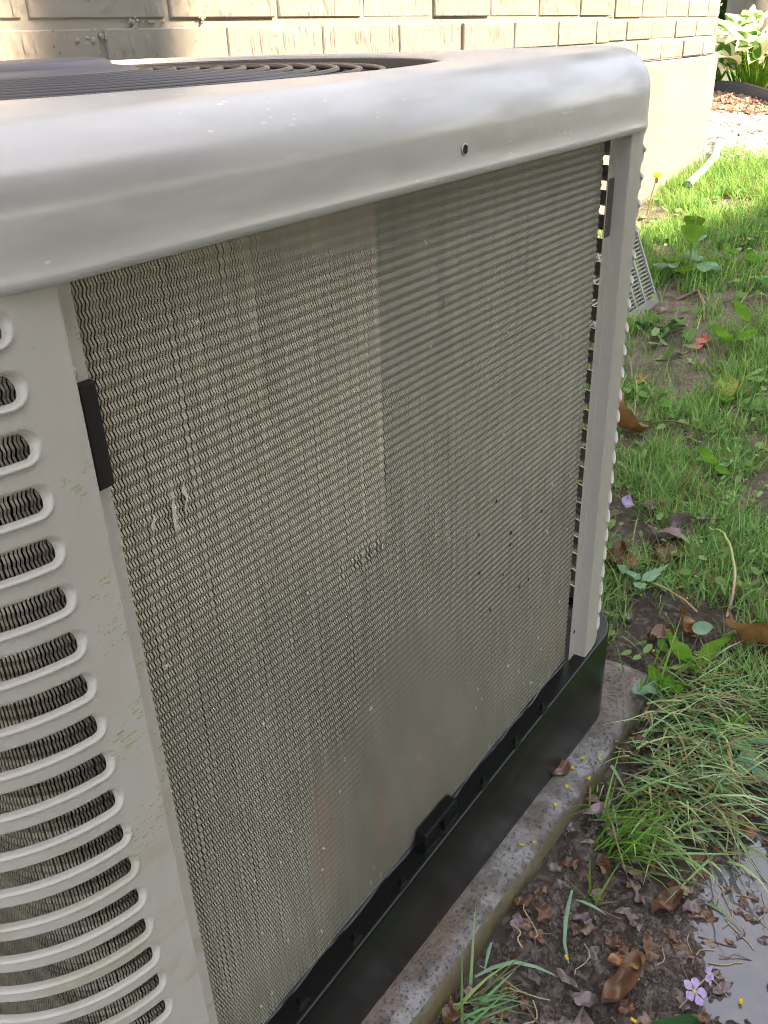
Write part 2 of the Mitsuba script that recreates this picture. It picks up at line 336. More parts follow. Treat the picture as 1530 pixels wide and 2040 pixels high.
# --- top cover: skirt, round shoulder, flat, round opening, throat
FCX, FCY, FR = .418, .602, .292
def crl(off, z): 
    p = rrect(CX, (.262 + .936) / 2, .3475, (.936 - .262) / 2, .086, off=off, nx=60, ny=60, n=20)
    return np.column_stack([p, np.full(len(p), z)])
loops = [crl(.012, .6025), crl(.0035, .6003), crl(.0012, .6010), crl(.0002, .6026), crl(.0003, .6055), crl(.0010, .608), crl(.0010, .614)]
RR = .030
def lift(x): return .015 * (x - .40)          # the cover sits slightly out of level
def lifted(m): m[0][:, 2] += lift(m[0][:, 0]); return m
for t in np.linspace(0, np.pi / 2, 15):
    loops.append(crl(.0010 + RR * (1 - math.cos(t)), TOPZ - .001 - RR + RR * math.sin(t)))
base = crl(.040, TOPZ)[:, :2]
a0 = np.arctan2(base[:, 1] - FCY, base[:, 0] - FCX)
def circ(r, z): return np.column_stack([FCX + r * np.cos(a0), FCY + r * np.sin(a0), np.full(len(a0), z)])
rim = circ(FR + .004, TOPZ)
for s in (.5,): loops.append(np.column_stack([base * (1 - s) + rim[:, :2] * s, np.full(len(a0), TOPZ)]))
loops += [rim, circ(FR + .0015, TOPZ - .0012), circ(FR, TOPZ - .003)]
v, qd = strips(loops)
v[:, 2] += .0012 * (nz(v[:, 0], v[:, 1], 6) - .5) * (v[:, 2] > .61) + lift(v[:, 0]) * np.clip((v[:, 2] - .60) / .05, 0, 1)
part(ac, 'top_cover', (v, qd), 'm_cover', smooth=40)
part(ac, 'throat', lifted(strips([circ(FR + .0005, TOPZ - .0029), circ(FR - .001, TOPZ - .004), circ(FR - .004, TOPZ - .03), circ(FR - .008, TOPZ - .14), circ(.02, TOPZ - .2)])), 'm_throat', smooth=40)
def ring(cx, cz, y, r, t, n=20):
    a = np.linspace(0, 2 * np.pi, n + 1)
    return tube(np.column_stack([cx + r * np.cos(a), np.full(n + 1, y), cz + r * np.sin(a)]), t, 8, False)
def disc(cx, cz, y, r, n=20):
    a = np.linspace(0, 2 * np.pi, n, endpoint=False)
    vv = np.vstack([np.column_stack([cx + r * np.cos(a), np.full(n, y), cz + r * np.sin(a)]), [[cx, y, cz]]])
    return vv, np.stack([np.arange(n), (np.arange(n) + 1) % n, np.full(n, n)], 1)
sh = part(ac, 'screw_hole', disc(.4456, .6159, .2622, .0025), 'm_dark')
part(sh, 'rim', ring(.4456, .6159, .2626, .0028, .0005), 'm_steel', smooth=True)
# --- fan guard
fg = part(ac, 'fan_guard', lifted(cat([tube(np.array([[FCX + r * math.cos(a), FCY + r * math.sin(a), TOPZ - .011 + .0068 * (1 - (r / .25) ** 2)] for r in (.06, .12, .19, .289)]), .0026) for a in np.radians([12, 57, 102, 147, 192, 237, 282, 327])])), 'm_guard', smooth=True)
aa = np.linspace(0, 2 * np.pi, 121)
for k, r in enumerate(np.arange(.0855, .256, .0165)):
    dome = TOPZ - .0068 + .0068 * (1 - (r / .25) ** 2)
    part(fg, 'ring', lifted(tube(np.column_stack([FCX + r * np.cos(aa), FCY + r * np.sin(aa), np.full(121, dome)]), .0022, 7, False)), 'm_guard', smooth=True)
def lathe(cx, cy, prof, n=64):
    a = np.linspace(0, 2 * np.pi, n, endpoint=False)
    return strips([np.column_stack([cx + r * np.cos(a), cy + r * np.sin(a), np.full(n, z)]) for r, z in prof])
part(ac, 'fan_cap', lifted(lathe(FCX, FCY, [(.074, TOPZ - .001), (.078, TOPZ + .0005), (.076, TOPZ + .0022), (.066, TOPZ + .0038), (.0595, TOPZ + .0048), (.058, TOPZ + .0072), (.054, TOPZ + .0090), (.046, TOPZ + .0098), (.02, TOPZ + .0102), (.001, TOPZ + .0102)])), 'm_cap', smooth=50)
# fan blades seen through the guard
fan = part(ac, 'fan', lathe(FCX, FCY, [(.05, TOPZ - .14), (.05, TOPZ - .09), (.04, TOPZ - .08), (.001, TOPZ - .08)]), 'm_guard', smooth=40)
for k in range(4):
    a1 = k * math.pi / 2 + .4
    rr, tt = np.meshgrid(np.linspace(.045, .27, 8), np.linspace(-.45, .45, 8), indexing='ij')
    th = a1 + tt * (1 - .2 * rr / .27); z = TOPZ - .11 + .05 * tt
    vv = np.stack([FCX + rr * np.cos(th), FCY + rr * np.sin(th), z], -1).reshape(-1, 3)
    ii, jj = np.meshgrid(np.arange(7), np.arange(7), indexing='ij')
    part(fan, 'blade', (vv, np.stack([ii * 8 + jj, ii * 8 + jj + 1, (ii + 1) * 8 + jj + 1, (ii + 1) * 8 + jj], -1).reshape(-1, 4)), 'm_guard', smooth=True)

# --- louvered corner panels
PY, PR, PXC = .268, .085, .168           # front plane, corner radius, x of the arc centre (left panel)
EDGE = .182
def wrap(u, o):
    """u measured along the panel from its front edge (u = 0) to the left; o = outward offset."""
    u = np.asarray(u, float); s1 = EDGE - PXC; s2 = s1 + PR * np.pi / 2
    th = np.clip((u - s1) / PR, 0, np.pi / 2)
    x = np.where(u < s1, EDGE - u, PXC - (PR + o) * np.sin(th)); y = np.where(u < s1, PY - o, PY + PR - (PR + o) * np.cos(th))
    y = np.where(u > s2, PY + PR + (u - s2), y); x = np.where(u > s2, PXC - PR - o, x)
    return x, y
UA, UB = .0268, .50                      # centres of the end caps of the slots
US0 = np.concatenate([np.linspace(UA, .21, 56), np.linspace(.21, UB, 16)[1:]])
HS, PT = .0092, .02125                   # slot height, slot pitch
ca = np.linspace(-np.pi / 2, np.pi / 2, 17)[1:-1]
def slotloop(zc, d, UA):
    r = HS / 2 + d; us = UB - (UB - UA) * (UB - US0) / (UB - US0[0])
    bot = [(u, zc - r, -1.) for u in us[::-1]]
    capA = [(UA - r * math.cos(a), zc + r * math.sin(a), math.sin(a)) for a in ca]
    top = [(u, zc + r, 1.) for u in us]
    capB = [(UB + r * math.cos(a), zc + r * math.sin(a), math.sin(a)) for a in ca[::-1]]
    return np.array(bot + capA + top + capB)
PROF = [(-.0002, -.0060, -.0016), (0., -.0042, .0004), (.0005, -.0030, .0013), (.0010, -.0019, .0018), (.0016, -.0010, .0017), (.0022, -.0004, .0011), (.0028, -.0001, .0004), (.0033, 0, 0), (.0050, 0, 0)]
def louver(mirror):
    parts = []; UA = .0345 if mirror else .0268; us = US0
    zs = .67 - .0806 + PT - np.arange(25) * PT + .001
    for zc in zs:
        if zc - PT / 2 < .1015 or zc > .603: continue
        Ls = []
        for d, ot, ob in PROF:
            l = slotloop(zc, d, UA); w = np.clip((l[:, 2] + .80) / 1.2, 0, 1)
            o = ob * (1 - w) + ot * w
            x, y = wrap(l[:, 0], o); Ls.append(np.column_stack([x, y, l[:, 1]]))
        l = slotloop(zc, .005, UA); hz = PT / 2
        u, z = l[:, 0].copy(), l[:, 1].copy()
        n = len(us); m = len(ca)
        q_ = np.clip(np.arange(1, m + 1) / 5.0, 0, 1) * np.clip(np.arange(m, 0, -1) / 5.0, 0, 1); h_ = np.clip((np.arange(m) - 4) / (m - 9.0), 0, 1)
        u[n:n + m] = UA - .0155 * q_; u[2 * n + m:] = UB + .0155 * q_
        z[:n] = zc - hz; z[n + m:2 * n + m] = zc + hz
        z[n:n + m] = zc - hz + 2 * hz * h_; z[2 * n + m:] = zc + hz - 2 * hz * h_
        for f_ in (.33, .67, 1.0):
            uu = l[:, 0] * (1 - f_) + u * f_; x, y = wrap(uu, 0); Ls.append(np.column_stack([x, y, l[:, 1] * (1 - f_) + z * f_]))
        parts.append(strips(Ls))
    zt, zb = zs[zs < .603][0] + PT / 2, [zz for zz in zs if zz - PT / 2 >= .1015][-1] - PT / 2
    def sheet(ua, ub, z0, z1, n=40):
        u = np.linspace(ua, ub, n); x, y = wrap(u, 0)
        return strips([np.column_stack([x, y, np.full(n, z0)]), np.column_stack([x, y, np.full(n, z1)])], False)
    e0, e1 = UA - .0155, UB + .0155
    parts += [sheet(e0, e1, zt, .606, 80), sheet(e0, e1, .099, zb, 80), sheet(.0012, e0, .099, .606, 14), sheet(e1, .60, .099, .606, 6)]
    # hemmed front edge, return and inner flange
    prof = [(EDGE - .0012, PY), (EDGE - .0003, PY + .0003), (EDGE, PY + .0012), (EDGE, PY + .0075), (EDGE + .0008, PY + .0082), (EDGE + .0105, PY + .0082), (EDGE + .0112, PY + .0095), (EDGE + .0112, PY + .016)]
    if mirror: prof[3:] = [(EDGE, PY + .0108), (EDGE + .0008, PY + .0115), (EDGE + .0120, PY + .0115), (EDGE + .0124, PY + .0122)]
    parts.append(strips([np.array([(x, y, z) for x, y in prof]) for z in (.099, .606)], False))
    V, F = cat(parts)
    if mirror: V[:, 0] = 2 * .4442 - V[:, 0]; F = F[:, ::-1]
    return V, F
lp = part(ac, 'louver_panel', louver(False), 'm_panel', smooth=50, label='near louvered corner panel with green specks')
part(lp, 'foam_strip', box(.1845, .1930, .2725, .2765, .5175, .5615, .001), 'm_foam')
part(lp, 'screw', ring(.1825, .5655, .2752, .0035, .0012), 'm_steel', smooth=True)
rp = part(ac, 'louver_panel', louver(True), 'm_post', smooth=50, label='far louvered corner post')
part(rp, 'foam_strip', box(.6945, .7052, .2784, .2812, .5235, .5685, .001), 'm_throat')
part(rp, 'screw_hole', disc(.7010, .1325, .2792, .0022), 'm_dark')
part(ac, 'back_panel', cat([box(.14, .76, .925, .928, .108, .61)]), 'm_panel')

# --- coil: wavy aluminium fins on a rounded path (straight front, bend, left side)
CY, CR, PITCHF = .2835, .040, .00165
XR = .6905
zsg = np.arange(.1025, .604, .00275)
wave = np.where(np.arange(len(zsg)) % 2 == 0, -.00020, .00020); wavy = np.where(np.arange(len(zsg)) % 2 == 0, -.00045, .00045)
slen = XR - PXC
ss = np.arange(0, slen + CR * np.pi / 2 + .30, PITCHF)
V, F, F2, n0 = [], [], [], 0
bends = [(.2315, .4872, .0035, .012, .0010), (.2260, .484, .003, .012, -.0008), (.3650, .393, .018, .006, .0026), (.34, .2, .03, .05, .0005), (.45, .54, .004, .03, .0009), (.3895, .45, .002, .05, .0009), (.2955, .56, .003, .06, .0007)]
for s in ss:
    dx = wave + .00007 * rng.standard_normal() + .00010 * np.interp(zsg, np.linspace(.1, .61, 12), rng.standard_normal(12))
    tilt = np.zeros(len(zsg))
    if s < slen:
        x0 = XR - s
        for bx, bz, sx, sz, amp in bends:
            g = amp * np.exp(-((x0 - bx) / sx) ** 2 - ((zsg - bz) / sz) ** 2)
            tilt += g * (rng.random() * 1.4 if abs(amp) > .0024 else 1)
        o, tdir, ndir = np.array([x0, CY]), np.array([-1., 0]), np.array([0, 1.])
    elif s < slen + CR * np.pi / 2:
        a = (s - slen) / CR
        o = np.array([PXC - CR * math.sin(a), CY + CR - CR * math.cos(a)]); tdir = np.array([-math.cos(a), math.sin(a)]); ndir = np.array([math.sin(a), math.cos(a)])
    else:
        o = np.array([PXC - CR, CY + CR + s - slen - CR * np.pi / 2]); tdir = np.array([0, 1.]); ndir = np.array([1., 0])
    m = len(zsg)
    fy = np.outer(wavy, ndir); front = o + fy + np.outer(dx + tilt, tdir); lip = o + fy + np.outer(dx + tilt + .00098, tdir) + ndir * .00012; back = o + np.outer(dx, tdir) + ndir * .016
    v = np.concatenate([np.column_stack([w, zsg]) for w in (lip, front, back)])
    i = np.arange(m - 1)
    V.append(v); F.append(n0 + np.stack([i, i + 1, i + 1 + m, i + m], 1)); F2.append(n0 + np.stack([i + m, i + 1 + m, i + 1 + 2 * m, i + 2 * m], 1)); n0 += 3 * m
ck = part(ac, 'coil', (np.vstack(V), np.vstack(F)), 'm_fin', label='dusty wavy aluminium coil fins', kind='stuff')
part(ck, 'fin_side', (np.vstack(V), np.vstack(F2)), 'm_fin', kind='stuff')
cp = [np.array([[XR, CY + .015]])]
th = np.linspace(0, np.pi / 2, 12)
cp.append(np.column_stack([PXC - (CR - .015) * np.sin(th), CY + CR - (CR - .015) * np.cos(th)])); cp.append(np.array([[PXC - CR + .015, .72]]))
cp = np.vstack(cp)
part(ck, 'core', strips([np.column_stack([cp, np.full(len(cp), z)]) for z in (.105, .606)], False), 'm_core')
def sliver(x, z, h, w, lean=0.0):
    t = np.linspace(0, 1, 6); hw = w * np.sin(np.pi * np.clip(t * .9 + .05, 0, 1)) * (.7 + .6 * rng.random(6))
    cx = x + lean * (t - .5) + .0006 * rng.standard_normal(6)
    return strips([np.column_stack([cx - hw, CY - .0006 - .0012 * np.sin(np.pi * t), z + h * (t - .5)]), np.column_stack([cx + hw, CY - .0002 + 0 * t, z + h * (t - .5)])], False)
for (x, z, h, w) in ((.2345, .489, .018, .0016), (.2275, .4855, .015, .0019), (.2150, .4865, .008, .0020), (.2100, .488, .006, .0010), (.1965, .4865, .014, .0013), (.3830, .3905, .008, .0013), (.3885, .392, .012, .0008), (.3795, .389, .005, .0008), (.3905, .4385, .020, .0007), (.3105, .397, .007, .0009), (.4589, .5274, .009, .0008)):
    part(ck, 'bent_fin', sliver(x, z, h, w, .001), 'm_bentfin', smooth=True)
sl = [sliver(x, z, h, .00035) for x, z, h in zip(rng.uniform(.2, .68, 60), .11 + .46 * rng.random(60) ** 1.8, rng.uniform(.0015, .0045, 60))]
dk = [sliver(x, z - .0, h, .0003) for x, z, h in zip(rng.normal(.56, .04, 12), rng.normal(.30, .04, 12), rng.uniform(.002, .005, 12))]  # dark slivers laid over the fins for the shade inside gaps
part(ck, 'gap_shade', cat(dk), 'm_core', kind='stuff')
part(ck, 'nicked_fin', cat(sl), 'm_bentfin', kind='stuff')

# --- base pan
def bl(off, z=None, dz=0.0):
    p = rrect(CX, .605, .3635, .341, .06, off=off, nx=60, ny=50, n=16)
    return np.column_stack([p, (padz(p[:, 0]) - .006) if z is None else np.full(len(p), z)])
LZ = .1015
lo = [bl(.0), bl(0, LZ - .0035), bl(.0010, LZ - .0010), bl(.0030, LZ), bl(.028, LZ - .0004), bl(.06, LZ - .001), bl(.2, LZ - .001), bl(.33, LZ - .001)]
bp = part(ac, 'base_pan', strips(lo), 'm_black', smooth=35)
for (x, y) in ((.610, .2685), (.555, .2685), (.496, .2685), (.436, .2695), (.3725, .269), (.315, .271), (.257, .2725)):
    pts = [(-.0032, -.0016, 0), (.0032, -.0016, 0), (.0032, .0016, 0), (-.0032, .0016, 0), (-.0022, -.0010, .0092), (.0022, -.0010, .0092), (.0022, .0010, .0092), (-.0022, .0010, .0092)]
    h1 = trimesh.convex.convex_hull(np.array(pts)); h2 = trimesh.convex.convex_hull(np.array([(-.006, -.0035, 0), (.006, -.0035, 0), (.006, .003, 0), (-.006, .003, 0), (-.004, -.002, .003), (.004, -.002, .003), (.004, .002, .003), (-.004, .002, .003)]))
    vv, ff = cat([(h1.vertices, h1.faces), (h2.vertices, h2.faces)])
    part(bp, 'peg', (vv + [x, y, LZ - .0003], ff), 'm_black')
br = trimesh.convex.convex_hull(np.array([(x, y, z) for (x, y, z) in [(.408, .2700, LZ - .003), (.460, .2700, LZ - .003), (.408, .2825, LZ - .003), (.460, .2825, LZ - .003), (.411, .2735, LZ + .013), (.458, .2735, LZ + .013), (.411, .2815, LZ + .0135), (.458, .2815, LZ + .0135), (.4125, .2722, LZ + .0115), (.4565, .2722, LZ + .0115)]]))
part(bp, 'bracket', br, 'm_black')
# rain water lying on the ledge along the coil foot
xx = np.linspace(.20, .69, 160)
ed = .2812 + .0018 * (nz(xx, xx * 0, 26, 1.5) - .5) * 2 + .0007 * np.sin(xx * 90)
wl = [np.column_stack([xx, np.full(160, .292), np.full(160, LZ + .0016)]), np.column_stack([xx, ed + .0016, np.full(160, LZ + .0016)]), np.column_stack([xx, ed + .0005, np.full(160, LZ + .0011)]), np.column_stack([xx, ed, np.full(160, LZ - .0006)])]
part(bp, 'water_film', strips(wl, False), 'm_water_film', smooth=True)

# ------------------------------------------------------------------ leaning grate
gr = thing('drain_grate', 'pale grey plastic grate leaning on the bare soil beside the house', 'grate')
def gp(a, h, d=0.0):                       # along the foot (to -x), up the slope, proud of the face
    B = np.array([2.223, .734, .052]); U = np.array([-.02, .0745, .197]); U = U / np.linalg.norm(U); A = np.array([-1., .06, -.055]); A /= np.linalg.norm(A)
    Nn = np.cross(A, U)
    if Nn[1] > 0: Nn = -Nn
    return B + A * a + U * h + Nn * d
def bar(a0, a1, h0, h1, d0=-.012, d1=0.0):
    c = np.array([gp(a, h, d) for a in (a0, a1) for h in (h0, h1) for d in (d0, d1)])
    m = trimesh.convex.convex_hull(c); return np.array(m.vertices), np.array(m.faces)
GH, GW = .211, .42
part(gr, 'frame', cat([bar(0, GW, 0, .022, -.016, .002), bar(0, GW, GH - .008, GH, -.016, .002), bar(0, .007, .022, GH - .008, -.016, .002), bar(GW - .007, GW, .022, GH - .008, -.016, .002)]), 'm_grate')
for a in np.arange(.057, GW - .02, .052): part(gr, 'rib', bar(a, a + .008, .022, GH - .008, -.013, .001), 'm_grate')
for h in np.linspace(.0275, GH - .013, 19): part(gr, 'slat', bar(.007, GW - .007, h, h + .0026, -.012, -.0005), 'm_grate')
part(gr, 'leg', cat([bar(a, a + .012, .12, .135, -.11, -.016) for a in (.03, .36)]), 'm_grate')

# ------------------------------------------------------------------ grass
def blades(x, y, h, w, ang, lean, curl, col, z=None, seg=3):
    n = len(x); z = gz(x, y) - .002 if z is None else z
    t = np.linspace(0, 1, seg + 1)
    d = np.stack([np.cos(ang), np.sin(ang), 0 * ang], 1); side = np.stack([-np.sin(ang), np.cos(ang), 0 * ang], 1)
    tw = rng.uniform(-1, 1, n)[:, None]; side = side + d * tw * .8; side /= np.linalg.norm(side, axis=1, keepdims=True)
    P0 = np.stack([x, y, z], 1); Vs = []
    for k, tt in enumerate(t):
        out = lean * tt + curl * tt ** 2; upz = np.sqrt(np.clip(1 - np.clip(lean + curl * tt, 0, .985) ** 2, .02, 1)) * tt
        c = P0 + d * (h * out)[:, None] + np.array([0, 0, 1]) * (h * upz)[:, None]
        hw = (w * (1 - tt ** 1.6) * .5 + .00012)[:, None]
        Vs += [c - side * hw, c + side * hw]
    V = np.stack(Vs, 1).reshape(-1, 3); m = 2 * (seg + 1)
    b = (np.arange(n) * m)[:, None]; F = []
    for k in range(seg):
        F += [b + [2 * k, 2 * k + 1, 2 * k + 3], b + [2 * k, 2 * k + 3, 2 * k + 2]]
    C = np.repeat(col, m, 0)
    return V, np.vstack(F), C
def gcol(n, a=(.09, .18, .035), b=(.22, .34, .09), dry=.06):
    t = rng.random((n, 1)); c = np.array(a) * (1 - t) + np.array(b) * t
    c = c * rng.uniform(.55, 1.35, (n, 1)) * (1 + [.25, .05, -.1] * rng.standard_normal((n, 1)) * .5); c = np.clip(c, .01, .8)
    k = rng.random((n, 1)) < dry; return np.where(k, np.array([.34, .27, .14]) * (.7 + .5 * rng.random((n, 1))), c)
def field(n, xr, yr, mask):
    x = rng.uniform(*xr, n * 6); y = rng.uniform(*yr, n * 6); k = mask(x, y) > rng.random(n * 6)
    return x[k][:n], y[k][:n]
def inpad(x, y, m=.01): return (x < .875 + m) & (y > .228 - m)
def gmask(x, y):
    c = np.clip((nz(x, y, 5, 11.) - .38) * 5.0, 0.02, 1) * np.clip((nz(x, y, 20, 13.) - .38) * 6, .03, 1)
    bare = np.exp(-((x - 1.9) / .36) ** 4 - ((y - .60) / .13) ** 4)
    bare2 = np.exp(-((x - 1.45) / .16) ** 2 - ((y - .52) / .05) ** 2)
    mud = 1 / (1 + np.exp((x - .88 - .25 * (y - .2)) / .02))
    lit = np.exp(-((x - 4.35) / .35) ** 4)
    return c * (1 - .95 * bare) * (1 - .7 * bare2) * (1 - mud) * (1 - .9 * lit) * np.where((y > 1.14) & (x < 3.9) | inpad(x, y), 0, 1)
def inview(x, y): return y > .05 + .215 * (x - .6) - .15
bm = []
x, y = field(17000, (.8, 1.7), (-.1, .75), lambda x, y: gmask(x, y) * inview(x, y)); n = len(x)
bm.append(blades(x, y, rng.uniform(.018, .055, n) * (.6 + .9 * nz(x, y, 7, 4.)), rng.uniform(.0009, .0026, n), rng.uniform(0, 6.28, n), rng.uniform(.1, .75, n), rng.uniform(0, .5, n), gcol(n, (.13, .29, .07), (.38, .60, .20), .14)))
x, y = field(34000, (1.6, 4.2), (.1, 1.14), lambda x, y: gmask(x, y) * inview(x, y)); n = len(x)
bm.append(blades(x, y, rng.uniform(.025, .075, n) * (.5 + 1.0 * nz(x, y, 4, 4.)), rng.uniform(.0014, .0036, n), rng.uniform(0, 6.28, n), rng.uniform(.05, .6, n), rng.uniform(0, .5, n), gcol(n, (.14, .31, .06), (.40, .62, .19), .10)))
x, y = field(40000, (.75, 6), (-1.8, .7), lambda x, y: gmask(x, y) * ~inview(x, y) * np.clip((y + 1.8) / .8, 0, 1)); n = len(x)
bm.append(blades(x, y, rng.uniform(.03, .08, n), rng.uniform(.0015, .0035, n), rng.uniform(0, 6.28, n), rng.uniform(.05, .6, n), rng.uniform(0, .5, n), gcol(n), seg=2))
def leafscatter(n, xr, yr, s0, s1, mask, colA, colB):
    x, y = field(n, xr, yr, mask); n = len(x); a = np.linspace(0, 2 * np.pi, 7)[:-1]
    yaw, tilt, sz = rng.uniform(0, 6.28, n), rng.normal(0, .45, (n, 2)), rng.uniform(s0, s1, n)
    lx = np.cos(a)[None] * sz[:, None]; ly = np.sin(a)[None] * sz[:, None] * rng.uniform(.45, .9, n)[:, None]
    X_ = x[:, None] + lx * np.cos(yaw)[:, None] - ly * np.sin(yaw)[:, None]; Y_ = y[:, None] + lx * np.sin(yaw)[:, None] + ly * np.cos(yaw)[:, None]
    zb = gz(x, y) + rng.uniform(.006, .030, n)
    Z_ = zb[:, None] + lx * tilt[:, :1] + ly * tilt[:, 1:] + .25 * np.abs(ly)
    V = np.concatenate([np.stack([X_, Y_, Z_], -1), np.stack([x, y, zb], -1)[:, None]], 1).reshape(-1, 3)
    i = np.arange(6); F = np.stack([i, (i + 1) % 6, i * 0 + 6], 1); F = (np.arange(n)[:, None, None] * 7 + F).reshape(-1, 3)
    t = rng.random((n, 1)); return V, F, np.repeat(np.array(colA) * (1 - t) + np.array(colB) * t, 7, 0)
def joinc(L):
    v, f = cat([(a, b) for a, b, c in L]); return (v, f), np.vstack([c for a, b, c in L])
mesh, col = joinc(bm)
solo('grass', mesh, 'm_grass', 'green lawn grass and fine weeds growing through damp soil', 'grass', kind='stuff', color=col, smooth=True)
lm = lambda x, y: np.clip((nz(x, y, 8, 21.) - .45) * 6, .02, 1) * inview(x, y) * (gmask(x, y) > .005)
mesh, col = joinc([leafscatter(700, (.85, 1.8), (0, .75), .003, .010, lm, (.10, .22, .04), (.34, .48, .20)), leafscatter(900, (1.6, 3.9), (.15, 1.12), .006, .020, lm, (.10, .24, .04), (.36, .50, .24))])
solo('ground_cover', mesh, 'm_grass', 'small round leaved clover and weeds mixed through the lawn', 'ground cover', kind='stuff', color=col, smooth=True)
# a heap of cut grass by the corner of the slab
n = 820
tt = rng.random(n); x = .845 - .15 * tt + .055 * rng.standard_normal(n); y = .195 - .055 * tt + .035 * rng.standard_normal(n)
k = ~inpad(x, y, -.005); x, y = x[k], y[k]; n = len(x)
mesh, col = joinc([blades(x, y, rng.uniform(.03, .085, n), rng.uniform(.0018, .0044, n), np.radians(rng.normal(232, 38, n)), rng.uniform(.6, .93, n), rng.uniform(0, .3, n), gcol(n, (.22, .38, .13), (.50, .64, .34), .26), z=gz(x, y) + rng.uniform(0, .012, n))])
solo('cut_grass', mesh, 'm_grass', 'flattened heap of long pale cut grass below the slab corner', 'grass', kind='stuff', color=col, smooth=True)
def tuft(x0, y0, n, hmin, hmax, wmin, wmax, a0, da, label, rad=.012, ca_=(.12, .27, .04), cb_=(.26, .44, .09), lean=(.3, .9)):
    x = x0 + rad * rng.standard_normal(n); y = y0 + rad * rng.standard_normal(n)
    mesh, col = joinc([blades(x, y, rng.uniform(hmin, hmax, n), rng.uniform(wmin, wmax, n), np.radians(rng.normal(a0, da, n)), rng.uniform(*lean, n), rng.uniform(0, .35, n), gcol(n, ca_, cb_, .06), seg=5)])
    solo('grass_tuft', mesh, 'm_grass', label, 'grass tuft', color=col, smooth=True)
tuft(.605, .182, 95, .03, .085, .0012, .0026, 275, 45, 'vivid green grass tuft fanning over the mud near the puddle')
tuft(.375, .214, 34, .03, .07, .0018, .0036, 300, 60, 'grass tuft at the very bottom edge beside the slab', .010, (.16, .30, .10), (.32, .48, .20), (.7, .97))
tuft(.66, .20, 30, .03, .06, .0012, .0024, 250, 60, 'sparse thin grass tuft against the middle of the mossy slab edge', .02)
tuft(.535, .175, 10, .015, .05, .0018, .003, 250, 90, 'small broken grass tuft alone on the open mud', .004)
tuft(.86, .235, 26, .05, .11, .0018, .003, 200, 70, 'tall upright grass tuft at the far corner of the slab', .014, lean=(.05, .5))
def lone(pts, w, label):
    p = np.array(pts, float); z = gz(p[:, 0], p[:, 1]) + .004
    t = np.linspace(0, 1, len(p)); d = np.gradient(p, axis=0); d /= np.linalg.norm(d, axis=1, keepdims=True); s = np.stack([-d[:, 1], d[:, 0]], 1)
    hw = (w * (.25 + .75 * np.sin(np.pi * np.clip(t * .85 + .12, 0, 1))) / 2)[:, None]
    zz = z + .008 * np.sin(np.pi * t)
    v, qd = strips([np.column_stack([p - s * hw, zz - .0006]), np.column_stack([p, zz]), np.column_stack([p + s * hw, zz - .0006])], False)
    solo('blade_of_grass', (v, qd), 'm_leaf_pale', label, 'grass blade', smooth=True)
lone([(.528, .192), (.512, .188), (.495, .183), (.478, .176), (.466, .166)], .0036, 'single flat green grass blade lying along the open mud')
lone([(.522, .185), (.52, .178), (.522, .168), (.526, .158)], .0032, 'short grass blade lying across the middle of the mud')
lone([(.405, .222), (.418, .213), (.432, .2), (.442, .185), (.446, .17)], .004, 'long arching grass blade above the bottom grass tuft')
lone([(.44, .226), (.428, .222), (.416, .219)], .003, 'narrow grass blade touching the lower slab edge')

# ------------------------------------------------------------------ leaves and small plants
def leafmesh(L, W, cup=.15, curl=.1, wav=.08, lobes=0, n=16, m=8, tip=1.3, rag=0.0):
    u, v = np.meshgrid(np.linspace(0, 1, n), np.linspace(-1, 1, m + 1), indexing='ij')
    wid = np.sin(np.pi * np.clip(u, 0, 1) ** (1 / tip)) ** .8 + .02
    if lobes: wid = wid * (.62 + .5 * np.abs(np.sin(lobes * np.pi * u)) ** .8)
    a, b = rng.random(2) * 9
    if rag: wid = wid * (1 + rag * np.sin(u * rng.uniform(8, 20) + a) * np.sign(v) + rag * rng.standard_normal((n, 1)) * .6)
    x = (u - .5) * L; y = v * wid * W / 2
    if lobes: x = x + np.abs(v) * L * .10 * np.sin(lobes * np.pi * u + 1)
    z = cup * W * v ** 2 * .5 + curl * L * (u - .5) ** 2 * 2 + wav * W * np.sin(u * 9 + a) * np.sin(v * 2.5 + b) - .035 * W * np.exp(-(v / .12) ** 2)
    V = np.stack([x, y, z], -1).reshape(-1, 3)
    i, j = np.meshgrid(np.arange(n - 1), np.arange(m), indexing='ij'); k = m + 1
    q = np.stack([i * k + j, (i + 1) * k + j, (i + 1) * k + j + 1, i * k + j + 1], -1).reshape(-1, 4)
    return V, q, np.stack([u, (v + 1) / 2], -1).reshape(-1, 2)
def rot(yaw, pitch=0., roll=0.):
    cy, sy, cp, sp, cr, sr = math.cos(yaw), math.sin(yaw), math.cos(pitch), math.sin(pitch), math.cos(roll), math.sin(roll)
    return np.array([[cy, -sy, 0], [sy, cy, 0], [0, 0, 1]]) @ np.array([[cp, 0, -sp], [0, 1, 0], [sp, 0, cp]]) @ np.array([[1, 0, 0], [0, cr, -sr], [0, sr, cr]])
def place_leaf(pos, yaw, pitch, roll, args, base=False):
    V, q, uv = leafmesh(**args)
    if base: V = V + [args['L'] / 2, 0, 0]
    return V @ rot(yaw, pitch, roll).T + np.asarray(pos), q, uv
def dead(x, y, yaw, args, mat, label, pitch=0., roll=0., dz=.006, group=None, z=None):
    z0 = float(gz(x, y)) if z is None else z
    V, q, uv = place_leaf((x, y, z0 + dz), yaw, pitch, roll, args)
    solo('dead_leaf', (V, q), mat, label, 'dead leaf', group, smooth=True, uv=uv)
dead(1.475, .535, 2.0, dict(L=.085, W=.05, cup=.9, curl=.5, wav=.1), 'm_leaf_orange', 'curled rust brown dead leaf standing by the far corner post', .9, .4, .03)
